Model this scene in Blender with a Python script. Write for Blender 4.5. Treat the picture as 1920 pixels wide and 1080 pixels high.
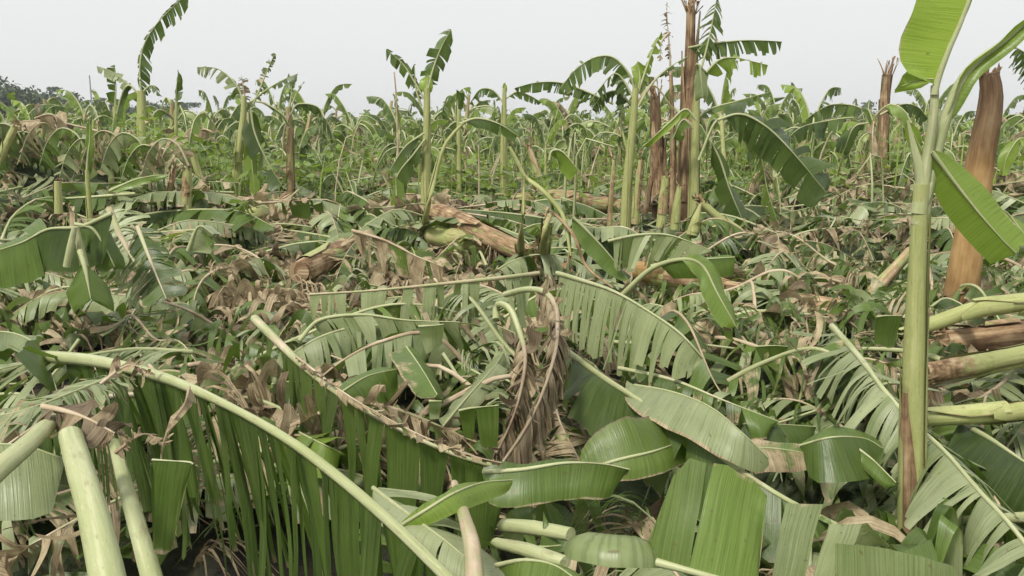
import bpy, math, random
import numpy as np
from mathutils import Vector

# ------------------------------------------------------------------ camera, sky, sun, exposure
scn = bpy.context.scene
for o in list(bpy.data.objects): bpy.data.objects.remove(o)
COL = scn.collection
CAMZ = 1.6; HORIZON = 230.0; FPX = 1663.0
PITCH = math.atan((540 - HORIZON) / FPX)
cam = bpy.data.cameras.new('camera'); camo = bpy.data.objects.new('camera', cam); COL.objects.link(camo)
camo.location = (0, 0, CAMZ); camo.rotation_euler = (math.pi/2 - PITCH, 0, 0)
cam.sensor_width = 36; cam.lens = 36 * FPX / 1920; cam.clip_end = 3000; cam.clip_start = 0.05
scn.camera = camo
scn.render.engine = 'CYCLES'
scn.cycles.use_denoising = True
scn.cycles.max_bounces = 5; scn.cycles.diffuse_bounces = 2; scn.cycles.glossy_bounces = 2
scn.cycles.transmission_bounces = 3; scn.cycles.transparent_max_bounces = 4; scn.cycles.volume_bounces = 0
scn.cycles.use_adaptive_sampling = True; scn.cycles.adaptive_threshold = 0.02
scn.view_settings.view_transform = 'Standard'; scn.view_settings.look = 'None'
scn.view_settings.exposure = 1.2; scn.view_settings.gamma = 1.0
try: scn.view_settings.use_curve_mapping = False
except Exception: pass

SUN_ELEV, SUN_AZ = math.radians(52), math.radians(215)     # high, behind and left of the camera, veiled
w = bpy.data.worlds.new('World'); scn.world = w; w.use_nodes = True
nt = w.node_tree; nt.nodes.clear()
out = nt.nodes.new('ShaderNodeOutputWorld'); bg = nt.nodes.new('ShaderNodeBackground')
sky = nt.nodes.new('ShaderNodeTexSky'); sky.sky_type = 'NISHITA'; sky.sun_disc = False
sky.sun_elevation = SUN_ELEV; sky.sun_rotation = SUN_AZ; sky.dust_density = 6; sky.air_density = 1.5
hs = nt.nodes.new('ShaderNodeHueSaturation'); hs.inputs['Saturation'].default_value = 0.15
mx = nt.nodes.new('ShaderNodeMix'); mx.data_type = 'RGBA'; mx.inputs[0].default_value = 0.9
mx.inputs[7].default_value = (3.88, 3.94, 3.91, 1)          # the even white cloud layer over the blue
nt.links.new(sky.outputs[0], hs.inputs['Color']); nt.links.new(hs.outputs[0], mx.inputs[6])
nt.links.new(mx.outputs[2], bg.inputs['Color']); bg.inputs['Strength'].default_value = 0.1
nt.links.new(bg.outputs[0], out.inputs['Surface'])
sun = bpy.data.lights.new('sun', 'SUN'); sun.energy = 1.5; sun.angle = math.radians(10); sun.color = (1, .96, .87)
suno = bpy.data.objects.new('sun', sun); COL.objects.link(suno); suno.location = (0, -5, 30)
sd = Vector((math.sin(SUN_AZ)*math.cos(SUN_ELEV), math.cos(SUN_AZ)*math.cos(SUN_ELEV), math.sin(SUN_ELEV)))
suno.rotation_euler = sd.to_track_quat('Z', 'Y').to_euler()

# ------------------------------------------------------------------ measuring: photograph pixel -> point of the place
cp, sp_ = math.cos(PITCH), math.sin(PITCH)
def ray(px, py):
    a = (px - 960) / FPX; b = (540 - py) / FPX
    return np.array([a, cp + b * sp_, -sp_ + b * cp])
def Z(px, py, z):
    r = ray(px, py); k = (z - CAMZ) / r[2]
    return r * k + np.array([0, 0, CAMZ])
def D(px, py, d):
    r = ray(px, py); return r * (d / r[1]) + np.array([0, 0, CAMZ])

# ------------------------------------------------------------------ terrain height
PILES = [(-5.4, 10.3, 2.0, 1.5, .95), (-2.6, 4.9, .8, .7, .16), (1.8, 3.6, 1.0, .8, .08), (-2.5, 4.3, .6, .45, -.30),
         (-1.0, 1.7, .9, .8, -.25), (.75, 3.3, .45, .35, -.16), (.5, 4.9, 1.5, .6, .12), (3.4, 6.0, 1.4, 1.0, .12), (-.9, 9.5, 1.4, .9, .10),
         (-4.2, 7.0, 1.2, 1.0, .18), (6.2, 13, 2.5, 1.5, .35), (-7.5, 14, 3.0, 2.0, .3)]
def H(x, y):
    x = np.asarray(x, float); y = np.asarray(y, float)
    h = .20 + .05*np.sin(1.7*x + .6*y + 1) + .05*np.sin(-1.1*x + 1.9*y) + .03*np.sin(4.1*x + 3.3*y + 2) + .025*np.sin(5.7*x - 4.9*y)
    h = h + .02*np.sin(11*x + 2) * np.sin(9.3*y)
    for (cx, cy, sx, sy, a) in PILES:
        h = h + a*np.exp(-((x-cx)/sx)**2 - ((y-cy)/sy)**2)
    r = np.sqrt(x*x + y*y)
    return np.maximum(h * np.clip((60 - r)/30, 0.3, 1), 0.02)

# ------------------------------------------------------------------ materials
def N(nt, t, **kw):
    n = nt.nodes.new(t)
    for k, v in kw.items():
        if k.startswith('i_'): n.inputs[k[2:].replace('_', ' ')].default_value = v
        else: setattr(n, k, v)
    return n
def L(nt, a, b): nt.links.new(a, b)
def mixc(nt, f, a, b):
    m = N(nt, 'ShaderNodeMix', data_type='RGBA')
    for s, v in ((0, f), (6, a), (7, b)):
        if isinstance(v, (int, float)): m.inputs[s].default_value = v
        elif isinstance(v, tuple): m.inputs[s].default_value = (*v, 1)
        else: L(nt, v, m.inputs[s])
    return m.outputs[2]
def math_(nt, op, a, b=0.0, c=None, clamp=False):
    m = N(nt, 'ShaderNodeMath', operation=op, use_clamp=clamp)
    for i, v in enumerate((a, b, c)):
        if v is None: continue
        if isinstance(v, (int, float)): m.inputs[i].default_value = v
        else: L(nt, v, m.inputs[i])
    return m.outputs[0]
def smooth(nt, x, lo, hi):
    m = N(nt, 'ShaderNodeMapRange', interpolation_type='SMOOTHSTEP'); L(nt, x, m.inputs[0])
    m.inputs[1].default_value = lo; m.inputs[2].default_value = hi
    return m.outputs[0]
def ramp(nt, fac, stops):
    r = N(nt, 'ShaderNodeValToRGB'); el = r.color_ramp.elements
    while len(el) < len(stops): el.new(0.5)
    for e, (p, c) in zip(el, stops): e.position = p; e.color = (*c, 1)
    L(nt, fac, r.inputs[0]); return r.outputs[0]
def newmat(name):
    m = bpy.data.materials.new(name); m.use_nodes = True; m.node_tree.nodes.clear(); return m, m.node_tree

def leaf_material(name, top=((.022,.045,.007), (.125,.20,.030)), under=((.135,.18,.060), (.43,.47,.26)), trans=.28):
    m, t = newmat(name)
    co = N(t, 'ShaderNodeAttribute', attribute_name='co'); tone = N(t, 'ShaderNodeAttribute', attribute_name='tone')
    sx = N(t, 'ShaderNodeSeparateXYZ'); L(t, co.outputs['Vector'], sx.inputs[0])
    sc = N(t, 'ShaderNodeSeparateColor'); L(t, tone.outputs['Color'], sc.inputs[0])
    rnd, dry, yel = sc.outputs[0], sc.outputs[1], sc.outputs[2]
    oi = N(t, 'ShaderNodeObjectInfo').outputs['Random']
    # streaks along the side veins
    cv = N(t, 'ShaderNodeCombineXYZ'); L(t, math_(t, 'MULTIPLY', sx.outputs[0], 260), cv.inputs[0])
    L(t, math_(t, 'MULTIPLY', sx.outputs[1], 5), cv.inputs[1]); L(t, math_(t, 'MULTIPLY', rnd, 40), cv.inputs[2])
    st = N(t, 'ShaderNodeTexNoise', i_Scale=1.0, i_Detail=2.0); L(t, cv.outputs[0], st.inputs['Vector'])
    cv2 = N(t, 'ShaderNodeCombineXYZ'); L(t, math_(t, 'MULTIPLY', sx.outputs[0], 9), cv2.inputs[0])
    L(t, math_(t, 'MULTIPLY', sx.outputs[1], 9), cv2.inputs[1]); L(t, math_(t, 'MULTIPLY', rnd, 9), cv2.inputs[2])
    bl = N(t, 'ShaderNodeTexNoise', i_Scale=1.0, i_Detail=4.0, i_Roughness=.65); L(t, cv2.outputs[0], bl.inputs['Vector'])
    f1 = math_(t, 'ADD', math_(t, 'MULTIPLY', rnd, .8), math_(t, 'MULTIPLY', math_(t, 'SUBTRACT', bl.outputs[0], .4), .7), clamp=True)
    gt = mixc(t, f1, top[0], top[1])
    gt = mixc(t, math_(t, 'MULTIPLY', oi, .35), gt, (.13, .20, .035))
    gt = mixc(t, yel, gt, (.30, .42, .05))
    gu = mixc(t, f1, under[0], under[1])
    gu = mixc(t, math_(t, 'MULTIPLY', yel, .8), gu, (.42, .52, .12))
    bf = N(t, 'ShaderNodeNewGeometry').outputs['Backfacing']
    g = mixc(t, bf, gt, gu)
    g = mixc(t, math_(t, 'MULTIPLY', smooth(t, st.outputs[0], .35, .75), .30), g, mixc(t, .5, g, (.38, .43, .21)))
    g = mixc(t, math_(t, 'MULTIPLY', smooth(t, st.outputs[0], .55, .30), .35), g, (.03, .06, .02))
    # dried tissue, streaked, starting from the torn ends
    dc = ramp(t, math_(t, 'ADD', math_(t, 'MULTIPLY', st.outputs[0], .45), math_(t, 'MULTIPLY', bl.outputs[0], .6)),
              [(.30, (.045, .028, .016)), (.44, (.17, .115, .06)), (.56, (.42, .335, .20)), (.72, (.70, .61, .42))])
    dc = mixc(t, math_(t, 'MULTIPLY', rnd, .35), dc, (.50, .40, .245))
    dc = mixc(t, math_(t, 'MULTIPLY', smooth(t, rnd, .45, .0), .65), dc, (.10, .07, .045))
    e = math_(t, 'ADD', dry, math_(t, 'MULTIPLY', sx.outputs[2], .12))
    e = math_(t, 'ADD', e, math_(t, 'MULTIPLY', math_(t, 'SUBTRACT', bl.outputs[0], .5), .9))
    e = math_(t, 'ADD', e, math_(t, 'MULTIPLY', smooth(t, sx.outputs[2], .86, 1.0), .26))      # torn ends dry out first
    dm = smooth(t, e, .42, .58)
    c = mixc(t, dm, g, dc)
    # small blemishes
    vb = N(t, 'ShaderNodeTexNoise', i_Scale=6.0, i_Detail=1.0); L(t, cv2.outputs[0], vb.inputs['Vector'])
    c = mixc(t, math_(t, 'MULTIPLY', smooth(t, vb.outputs[0], .70, .76), .6), c, (.12, .075, .035))
    bp = N(t, 'ShaderNodeBump', i_Strength=.45, i_Distance=.003)
    L(t, math_(t, 'ADD', st.outputs[0], math_(t, 'MULTIPLY', bl.outputs[0], 1.5)), bp.inputs['Height'])
    p = N(t, 'ShaderNodeBsdfPrincipled'); L(t, c, p.inputs['Base Color']); L(t, bp.outputs[0], p.inputs['Normal'])
    L(t, math_(t, 'ADD', math_(t, 'MULTIPLY', dm, .35), math_(t, 'ADD', .30, math_(t, 'MULTIPLY', bl.outputs[0], .16))), p.inputs['Roughness'])
    p.inputs['Specular IOR Level'].default_value = .5
    tr = N(t, 'ShaderNodeBsdfTranslucent'); L(t, mixc(t, dm, mixc(t, yel, mixc(t, .35, gt, (.3, .5, .04)), (.55, .8, .06)), dc), tr.inputs['Color'])
    ms = N(t, 'ShaderNodeMixShader'); ms.inputs[0].default_value = trans
    L(t, p.outputs[0], ms.inputs[1]); L(t, tr.outputs[0], ms.inputs[2])
    o = N(t, 'ShaderNodeOutputMaterial'); L(t, ms.outputs[0], o.inputs[0])
    return m

def stem_material(name, fresh, pale, dryc, rough=.5):
    m, t = newmat(name)
    co = N(t, 'ShaderNodeAttribute', attribute_name='co'); tone = N(t, 'ShaderNodeAttribute', attribute_name='tone')
    sx = N(t, 'ShaderNodeSeparateXYZ'); L(t, co.outputs['Vector'], sx.inputs[0])
    sc = N(t, 'ShaderNodeSeparateColor'); L(t, tone.outputs['Color'], sc.inputs[0])
    rnd, dry = sc.outputs[0], sc.outputs[1]
    cv = N(t, 'ShaderNodeCombineXYZ'); L(t, math_(t, 'MULTIPLY', sx.outputs[0], 2.5), cv.inputs[0])
    L(t, math_(t, 'MULTIPLY', sx.outputs[1], 60), cv.inputs[1]); L(t, math_(t, 'MULTIPLY', rnd, 30), cv.inputs[2])
    st = N(t, 'ShaderNodeTexNoise', i_Scale=1.0, i_Detail=3.0); L(t, cv.outputs[0], st.inputs['Vector'])
    cv2 = N(t, 'ShaderNodeCombineXYZ'); L(t, math_(t, 'MULTIPLY', sx.outputs[0], 5), cv2.inputs[0])
    L(t, math_(t, 'MULTIPLY', sx.outputs[1], 14), cv2.inputs[1]); L(t, math_(t, 'MULTIPLY', rnd, 30), cv2.inputs[2])
    bl = N(t, 'ShaderNodeTexNoise', i_Scale=1.0, i_Detail=4.0, i_Roughness=.6); L(t, cv2.outputs[0], bl.inputs['Vector'])
    g = mixc(t, bl.outputs[0], fresh, pale)
    g = mixc(t, math_(t, 'MULTIPLY', smooth(t, st.outputs[0], .48, .68), .65), g, pale)
    g = mixc(t, math_(t, 'MULTIPLY', smooth(t, bl.outputs[0], .60, .68), .45), g, (.16, .12, .05))
    cv3 = N(t, 'ShaderNodeCombineXYZ'); L(t, math_(t, 'MULTIPLY', sx.outputs[0], 28), cv3.inputs[0])
    L(t, math_(t, 'MULTIPLY', sx.outputs[1], 170), cv3.inputs[1]); L(t, math_(t, 'MULTIPLY', rnd, 50), cv3.inputs[2])
    fk = N(t, 'ShaderNodeTexNoise', i_Scale=1.0, i_Detail=3.0, i_Roughness=.7); L(t, cv3.outputs[0], fk.inputs['Vector'])
    g = mixc(t, math_(t, 'MULTIPLY', smooth(t, fk.outputs[0], .60, .72), .6), g, (.20, .13, .06))
    g = mixc(t, math_(t, 'MULTIPLY', smooth(t, fk.outputs[0], .42, .30), .35), g, (.60, .60, .42))
    d = ramp(t, math_(t, 'ADD', math_(t, 'MULTIPLY', st.outputs[0], .38), math_(t, 'MULTIPLY', bl.outputs[0], .62)), dryc)
    e = math_(t, 'ADD', dry, math_(t, 'MULTIPLY', math_(t, 'SUBTRACT', bl.outputs[0], .5), 1.0))
    dm = smooth(t, e, .40, .60)
    d = mixc(t, math_(t, 'MULTIPLY', sc.outputs[2], .75), d, mixc(t, bl.outputs[0], (.22, .11, .03), (.50, .33, .13)))
    d = mixc(t, math_(t, 'MULTIPLY', math_(t, 'SUBTRACT', 1.0, tone.outputs['Alpha']), .85), d, mixc(t, st.outputs[0], (.02, .012, .008), (.10, .05, .025)))
    c = mixc(t, dm, g, d)
    c = mixc(t, math_(t, 'MULTIPLY', smooth(t, sx.outputs[2], .6, 1.0), .75), c, (.16, .10, .05))     # withered rims of the sheaths
    bp = N(t, 'ShaderNodeBump', i_Strength=.5, i_Distance=.004)
    L(t, math_(t, 'ADD', st.outputs[0], math_(t, 'ADD', bl.outputs[0], math_(t, 'MULTIPLY', fk.outputs[0], .4))), bp.inputs['Height'])
    p = N(t, 'ShaderNodeBsdfPrincipled'); L(t, c, p.inputs['Base Color']); L(t, bp.outputs[0], p.inputs['Normal'])
    L(t, math_(t, 'ADD', math_(t, 'MULTIPLY', dm, .3), rough), p.inputs['Roughness'])
    p.inputs['Specular IOR Level'].default_value = .3
    o = N(t, 'ShaderNodeOutputMaterial'); L(t, p.outputs[0], o.inputs[0])
    return m

M_LEAF = leaf_material('banana_leaf')
M_RIB = stem_material('midrib', (.21, .25, .075), (.50, .51, .31),
                      [(.3, (.16, .10, .06)), (.5, (.42, .33, .22)), (.7, (.66, .58, .44))])
M_STEM = stem_material('pseudostem', (.20, .23, .055), (.44, .45, .20),
                       [(.30, (.05, .03, .02)), (.44, (.16, .095, .05)), (.56, (.36, .25, .14)), (.72, (.58, .48, .33))])
def ground_material():
    m, t = newmat('litter_soil')
    tc = N(t, 'ShaderNodeTexCoord')
    n = N(t, 'ShaderNodeTexNoise', i_Scale=7.0, i_Detail=6.0, i_Roughness=.7); L(t, tc.outputs['Object'], n.inputs['Vector'])
    n2 = N(t, 'ShaderNodeTexNoise', i_Scale=.35, i_Detail=3.0); L(t, tc.outputs['Object'], n2.inputs['Vector'])
    c = ramp(t, n.outputs[0], [(.3, (.008, .007, .005)), (.5, (.022, .018, .012)), (.7, (.06, .05, .03))])
    g = ramp(t, n.outputs[0], [(.3, (.02, .03, .012)), (.55, (.05, .075, .025)), (.75, (.11, .13, .05))])
    c = mixc(t, smooth(t, n2.outputs[0], .42, .6), c, g)
    bp = N(t, 'ShaderNodeBump', i_Strength=.8, i_Distance=.05); L(t, n.outputs[0], bp.inputs['Height'])
    p = N(t, 'ShaderNodeBsdfPrincipled', i_Roughness=.95); L(t, c, p.inputs['Base Color']); L(t, bp.outputs[0], p.inputs['Normal'])
    o = N(t, 'ShaderNodeOutputMaterial'); L(t, p.outputs[0], o.inputs[0]); return m
M_SOIL = ground_material()
def simple(name, a, b, scale=3, rough=.8):
    m, t = newmat(name); tc = N(t, 'ShaderNodeTexCoord')
    n = N(t, 'ShaderNodeTexNoise', i_Scale=float(scale), i_Detail=4.0); L(t, tc.outputs['Object'], n.inputs['Vector'])
    p = N(t, 'ShaderNodeBsdfPrincipled', i_Roughness=rough); L(t, mixc(t, smooth(t, n.outputs[0], .35, .65), a, b), p.inputs['Base Color'])
    o = N(t, 'ShaderNodeOutputMaterial'); L(t, p.outputs[0], o.inputs[0]); return m
M_BARK = simple('tree_bark', (.07, .05, .035), (.15, .11, .08), 4)
M_FOLI = simple('tree_foliage', (.035, .06, .025), (.08, .12, .045), .8)
M_CONC = simple('grey_pole', (.25, .25, .25), (.33, .33, .32), 2)
MATS = [M_LEAF, M_RIB, M_STEM]

# ------------------------------------------------------------------ geometry collector
class Geo:
    def __init__(s): s.V = []; s.F = []; s.T = []; s.C = []; s.M = []; s.n = 0
    def add(s, V, F, tone, co, mi):
        V = np.asarray(V, np.float32).reshape(-1, 3); n = len(V)
        s.V.append(V); s.F.append(np.asarray(F, np.int32) + s.n); s.M.append(np.full(len(F), mi, np.int32))
        T = np.empty((n, 4), np.float32); T[:] = tone if np.ndim(tone) == 1 else np.asarray(tone); s.T.append(T)
        s.C.append(np.asarray(co, np.float32).reshape(-1, 3)); s.n += n
    def join(s, o, R=None, loc=None, sc=1.0, tint=None):
        for V, F, T, C, M in zip(o.V, o.F, o.T, o.C, o.M):
            V2 = V * sc
            if R is not None: V2 = V2 @ R.T
            if loc is not None: V2 = V2 + loc
            T2 = T
            if tint is not None: T2 = np.clip(T + np.array(tint, np.float32), 0, 1)
            s.V.append(V2.astype(np.float32)); s.F.append(F + s.n); s.T.append(T2); s.C.append(C); s.M.append(M)
        s.n += o.n
    def mesh(s, name, mats):
        V = np.concatenate(s.V); F = np.concatenate(s.F); T = np.concatenate(s.T); C = np.concatenate(s.C); M = np.concatenate(s.M)
        used = sorted(set(M.tolist())); remap = {u: i for i, u in enumerate(used)}
        me = bpy.data.meshes.new(name)
        nF = len(F)
        me.vertices.add(len(V)); me.vertices.foreach_set('co', V.ravel())
        me.loops.add(nF*4); me.loops.foreach_set('vertex_index', F.ravel().astype(np.int32))
        me.polygons.add(nF); me.polygons.foreach_set('loop_start', np.arange(0, nF*4, 4, dtype=np.int32))
        me.polygons.foreach_set('loop_total', np.full(nF, 4, np.int32))
        for u in used: me.materials.append(mats[u])
        me.polygons.foreach_set('material_index', np.array([remap[x] for x in M.tolist()], np.int32))
        me.polygons.foreach_set('use_smooth', np.ones(nF, bool))
        me.update(calc_edges=True)
        a = me.attributes.new('tone', 'FLOAT_COLOR', 'POINT'); a.data.foreach_set('color', T.ravel())
        a = me.attributes.new('co', 'FLOAT_VECTOR', 'POINT'); a.data.foreach_set('vector', C.ravel())
        return me
def link(name, me, parent=None):
    o = bpy.data.objects.new(name, me); COL.objects.link(o)
    if parent is not None: o.parent = parent
    return o
def tag(o, label=None, cat=None, group=None, kind=None):
    for k, v in (('label', label), ('category', cat), ('group', group), ('kind', kind)):
        if v: o[k] = v
    return o
def empty(name, loc, label=None, cat=None, group=None):
    o = bpy.data.objects.new(name, None); o.empty_display_size = .1; COL.objects.link(o); o.location = loc
    return tag(o, label, cat, group)
def copy_tree(o, parent=None):
    c = o.copy(); COL.objects.link(c)
    if parent is not None: c.parent = parent
    for ch in o.children: copy_tree(ch, c)
    return c

# ------------------------------------------------------------------ curves
def catmull(P, n):
    P = np.asarray(P, float)
    if len(P) == 2: return P[0] + (P[1]-P[0]) * np.linspace(0, 1, n)[:, None]
    Q = np.vstack([2*P[0]-P[1], P, 2*P[-1]-P[-2]])
    d = np.r_[0, np.cumsum(np.linalg.norm(np.diff(P, axis=0), axis=1))]; s = np.linspace(0, d[-1], n)
    out = []
    for x in s:
        i = min(max(np.searchsorted(d, x, 'right') - 1, 0), len(P)-2)
        t = (x - d[i]) / max(d[i+1]-d[i], 1e-9); a, b, c, e = Q[i], Q[i+1], Q[i+2], Q[i+3]
        out.append(.5*((2*b) + (-a+c)*t + (2*a-5*b+4*c-e)*t*t + (-a+3*b-3*c+e)*t**3))
    return np.array(out)
def unit(v): return v / np.maximum(np.linalg.norm(v, axis=-1, keepdims=True), 1e-9)
def grid_faces(a, b, wrap=False):     # a rows, b cols
    F = []
    for i in range(a-1):
        for j in range(b if wrap else b-1):
            k = (j+1) % b
            F.append((i*b+j, i*b+k, (i+1)*b+k, (i+1)*b+j))
    return F
_gf = {}
def gfaces(a, b, wrap=False):
    if (a, b, wrap) not in _gf: _gf[(a, b, wrap)] = np.array(grid_faces(a, b, wrap), np.int32)
    return _gf[(a, b, wrap)]

def tube(g, pts, r, mi, tone, n=8, rough=0., seed=0, cap=True, squash=1., ridge=0, rings=None):
    """a tapering limb through pts; r = radii at the points"""
    rs = np.random.RandomState(seed)
    m = rings or max(6, len(pts)*4)
    P = catmull(pts, m); R = np.interp(np.linspace(0, 1, m), np.linspace(0, 1, len(r)), r)
    T = unit(np.gradient(P, axis=0))
    up = np.array([0, 0, 1.]) if abs(T[m//2][2]) < .85 else np.array([0, -1., 0])
    S = unit(np.cross(T, up)); U = np.cross(S, T)
    a = np.linspace(0, 2*np.pi, n, endpoint=False)
    rad = R[:, None] * (1 + rough*rs.randn(m, n)*.5 + rough*np.sin(a*3 + rs.rand()*6)[None] * .7 + ridge*np.sin(a*9)[None])
    V = P[:, None] + rad[..., None]*(np.cos(a)[None, :, None]*S[:, None] + squash*np.sin(a)[None, :, None]*U[:, None])
    F = gfaces(m, n, True)
    ln = np.r_[0, np.cumsum(np.linalg.norm(np.diff(P, axis=0), axis=1))]
    co = np.stack(np.broadcast_arrays(ln[:, None], (np.abs(a-np.pi)[None]*R.mean()), np.zeros((m, n))), -1)
    V = V.reshape(-1, 3); co = co.reshape(-1, 3)
    tn = tone
    if np.ndim(tone) == 2: tn = np.repeat(np.stack([np.interp(np.linspace(0, 1, m), np.linspace(0, 1, len(tone)), np.array(tone)[:, k]) for k in range(4)], -1), n, 0)
    g.add(V, F, tn, co, mi)
    if cap:
        for (ring, fl) in ((0, False), (m-1, True)):
            vv = V[ring*n:(ring+1)*n]; c = vv.mean(0); k = n//2*2
            VV = np.vstack([vv, c[None]]); FF = [(j, n, (j+2) % n, (j+1) % n) if fl else (j, (j+1) % n, (j+2) % n, n) for j in range(0, k, 2)]
            t0 = tn[ring*n] if np.ndim(tn) == 2 else tn
            g.add(VV, FF, t0, np.vstack([co[ring*n:(ring+1)*n], co[ring*n][None]]), mi)
    return P, T

def profile(t, base=.10, tip=.16):
    a = np.clip(t/base, 0, 1); b = np.clip((1-t)/tip, 0, 1)
    return np.sqrt(np.clip(1-(1-a)**2, 0, 1)) * np.sqrt(np.clip(1-(1-b)**2, 0, 1)) * (1 - .12*np.abs(t-.45))

def leaf(pts, W=.28, seed=0, up=(0, 0, 1), t0=.12, droop=(20, 20), grav=1., tear=.05, gap=.06, lean=18, ragged=.12,
         shrink=.12, twist=12, jit=9, curl=0., dry=.0, yel=0., nr=6, colw=.03, rr=.012, rr1=.002, halves=(1, 1), floor=None, layers=1, cut=False, ribdark=0.,
         M=60, sides=7, tearvar=.7, wave=.006, ribdry=None, rnd=.5, base=.10, tip=.16, rib=True, flip=False):
    """returns list of strip Geos and one rib Geo. pts = midrib from stalk end to tip"""
    rs = np.random.RandomState(seed)
    P = catmull(pts, M); T = unit(np.gradient(P, axis=0)); upv = np.array(up, float)
    Nn = unit(upv[None] - (T@upv)[:, None]*T); S = np.cross(T, Nn)
    ln = np.r_[0, np.cumsum(np.linalg.norm(np.diff(P, axis=0), axis=1))]; Ltot = ln[-1]
    ts = np.linspace(0, 1, M)
    def at(A, t): return np.stack([np.interp(t, ts, A[:, k]) for k in range(3)], -1)
    strips = []
    for si, s in enumerate((1, -1)*layers):
        si %= 2
        if not halves[si]: continue
        u = t0
        while u < .995:
            wd = max(.007, tear*min(2.6, max(.25, math.exp(tearvar*.9*rs.randn()))))/Ltot
            ub = min(1., u + wd)
            if 1-ub < .3*wd: ub = 1.
            if rs.rand() < gap and wd < .4: u = ub; continue
            nc = max(2, int(round((ub-u)*Ltot/colw))+1)
            tc = np.linspace(u, ub, nc)
            tb = (tc-t0)/(1-t0)
            wl = W*halves[si]*(1. if cut else profile(tb, base, tip))*(1 - ragged*abs(rs.randn())*.8)*(1 - ragged*.35*rs.rand(nc))
            wl = np.maximum(wl, .01)
            p = at(P, tc); Tc = unit(at(T, tc)); Sc = unit(at(S, tc)); Nc = unit(at(Nn, tc))
            a = math.radians(droop[si] + jit*rs.randn()); le = math.radians(lean + jit*.6*rs.randn() + 25*max(0, tb.mean()-.75))
            d = math.cos(a)*s*Sc - math.sin(a)*Nc
            d = unit(math.cos(le)*d + math.sin(le)*Tc)
            rows = [p]; cr = curl*(1+.5*rs.randn()); gr = grav*(1+.5*rs.randn()); cr = cr + (curl+.15)*rs.choice([0, 0, 0, 1.6, -1.2])
            for k in range(nr):
                v = (k+1)/nr
                nrm = unit(np.cross(Tc, d)*s)
                d = unit(d + gr*np.array([0, 0, -1.])[None]/nr*.9 - cr*nrm/nr)
                q = rows[-1] + d*(wl/nr)[:, None]
                rows.append(q)
            G = np.stack(rows, 0)                        # nr+1, nc, 3
            v = np.linspace(0, 1, nr+1)[:, None, None]
            c = G.mean(1, keepdims=True)
            off = G - c
            sh = 1 - shrink*v**1.3*(.6+.8*rs.rand())
            ax = unit(G[-1].mean(0) - G[0].mean(0))
            th = math.radians(twist)*rs.randn()*v[..., 0]*1.4
            co_, si_ = np.cos(th)[..., None], np.sin(th)[..., None]
            off2 = off*co_ + np.cross(ax[None, None], off)*si_ + ax[None, None]*((off@ax)[..., None])*(1-co_)
            nrm = unit(np.cross(Tc.mean(0), ax))*s
            cc = np.linspace(-1, 1, nc)[None, :, None]
            fold = (rs.rand()-.3)*shrink*1.1*(ub-u)*Ltot
            G = c + off2*sh + nrm[None, None]*fold*(cc**2)*v
            if wave: G = G + nrm[None, None]*(wave*np.sin(tc*Ltot*34 + 3*si + rs.rand())[None, :, None]*v + wave*.7*np.sin(v*7+rs.rand()*6)*v)
            if floor is not None:
                fz = floor(G[..., 0], G[..., 1]) + rs.rand()*.035 + .008
                G[..., 2] = np.where(G[..., 2] < fz, fz + .12*(fz - G[..., 2])*0 + .01*rs.rand(*fz.shape), G[..., 2])
            g = Geo()
            F = gfaces(nr+1, nc)
            if (s == 1) ^ flip: F = F[:, ::-1]
            cox = np.broadcast_to((tc*Ltot)[None], (nr+1, nc)); coy = np.linspace(0, 1, nr+1)[:, None]*wl[None]
            dr = dry + .14*rs.randn()*(.3+dry)
            co = np.stack([cox, coy, np.broadcast_to(np.linspace(0, 1, nr+1)[:, None], (nr+1, nc))], -1)
            g.add(G, F, (np.clip(rnd+.28*rs.randn(), 0, 1), np.clip(dr, 0, 1), yel, 1), co, 0)
            strips.append(g)
            u = ub
    rg = Geo()
    if rib:
        rd = dry if ribdry is None else ribdry
        r = [rr*1.15, rr, rr*.8, rr*.55, max(rr*.3, rr1), rr1]
        rt = rs.rand(); tn_ = (rt, rd, yel, 1-ribdark) if np.ndim(rd) == 0 else [(rt, q, 0, 1-ribdark*q) for q in rd]
        tube(rg, P[np.unique(np.linspace(0, M-1, 22 if M > 30 else 10).astype(int))],
             r, 1, tn_, n=sides, rings=(44 if M > 30 else 14), cap=True)
    return strips, rg

def merge(gs):
    g = Geo()
    for s in gs: g.join(s)
    return g

LB = 'leaf_blade'
def fallen(label, pts, cat='banana leaf', name='banana_leaf', parts=True, group=None, floor=H, part_min=.028, **kw):
    """a leaf that lies or hangs by itself: midrib + every torn strip wide enough to pick out"""
    base = np.asarray(pts[0], float)
    strips, rg = leaf(pts, floor=floor, **kw)
    root = empty(name, base, label, cat, group)
    def put(nm, g):
        g2 = Geo(); g2.join(g, loc=-base.astype(np.float32)); return link(nm, g2.mesh(nm, MATS), root)
    if kw.get('rib', True): put('midrib', rg)
    if parts:
        small = Geo()
        for s in strips:
            w_ = np.ptp(s.C[0][:, 0])
            if w_ >= part_min or len(strips) < 8: put('leaf_strip' if len(strips) > 8 else LB, s)
            else: small.join(s)
        if small.n: put('frayed_edge' if len(strips) > 8 else LB, small)['kind'] = 'stuff'
    else: put(LB, merge(strips))
    return root

def leaf_part(root, b_, pts, **kw):
    strips, rg = leaf(pts, **kw)
    b = np.asarray(b_, np.float32)
    g = merge(strips); g2 = Geo(); g2.join(g, loc=-b); o = link('leaf', g2.mesh('leaf', MATS), root)
    r2 = Geo(); r2.join(rg, loc=-b); link('midrib', r2.mesh('midrib', MATS), o)
    return o

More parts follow.
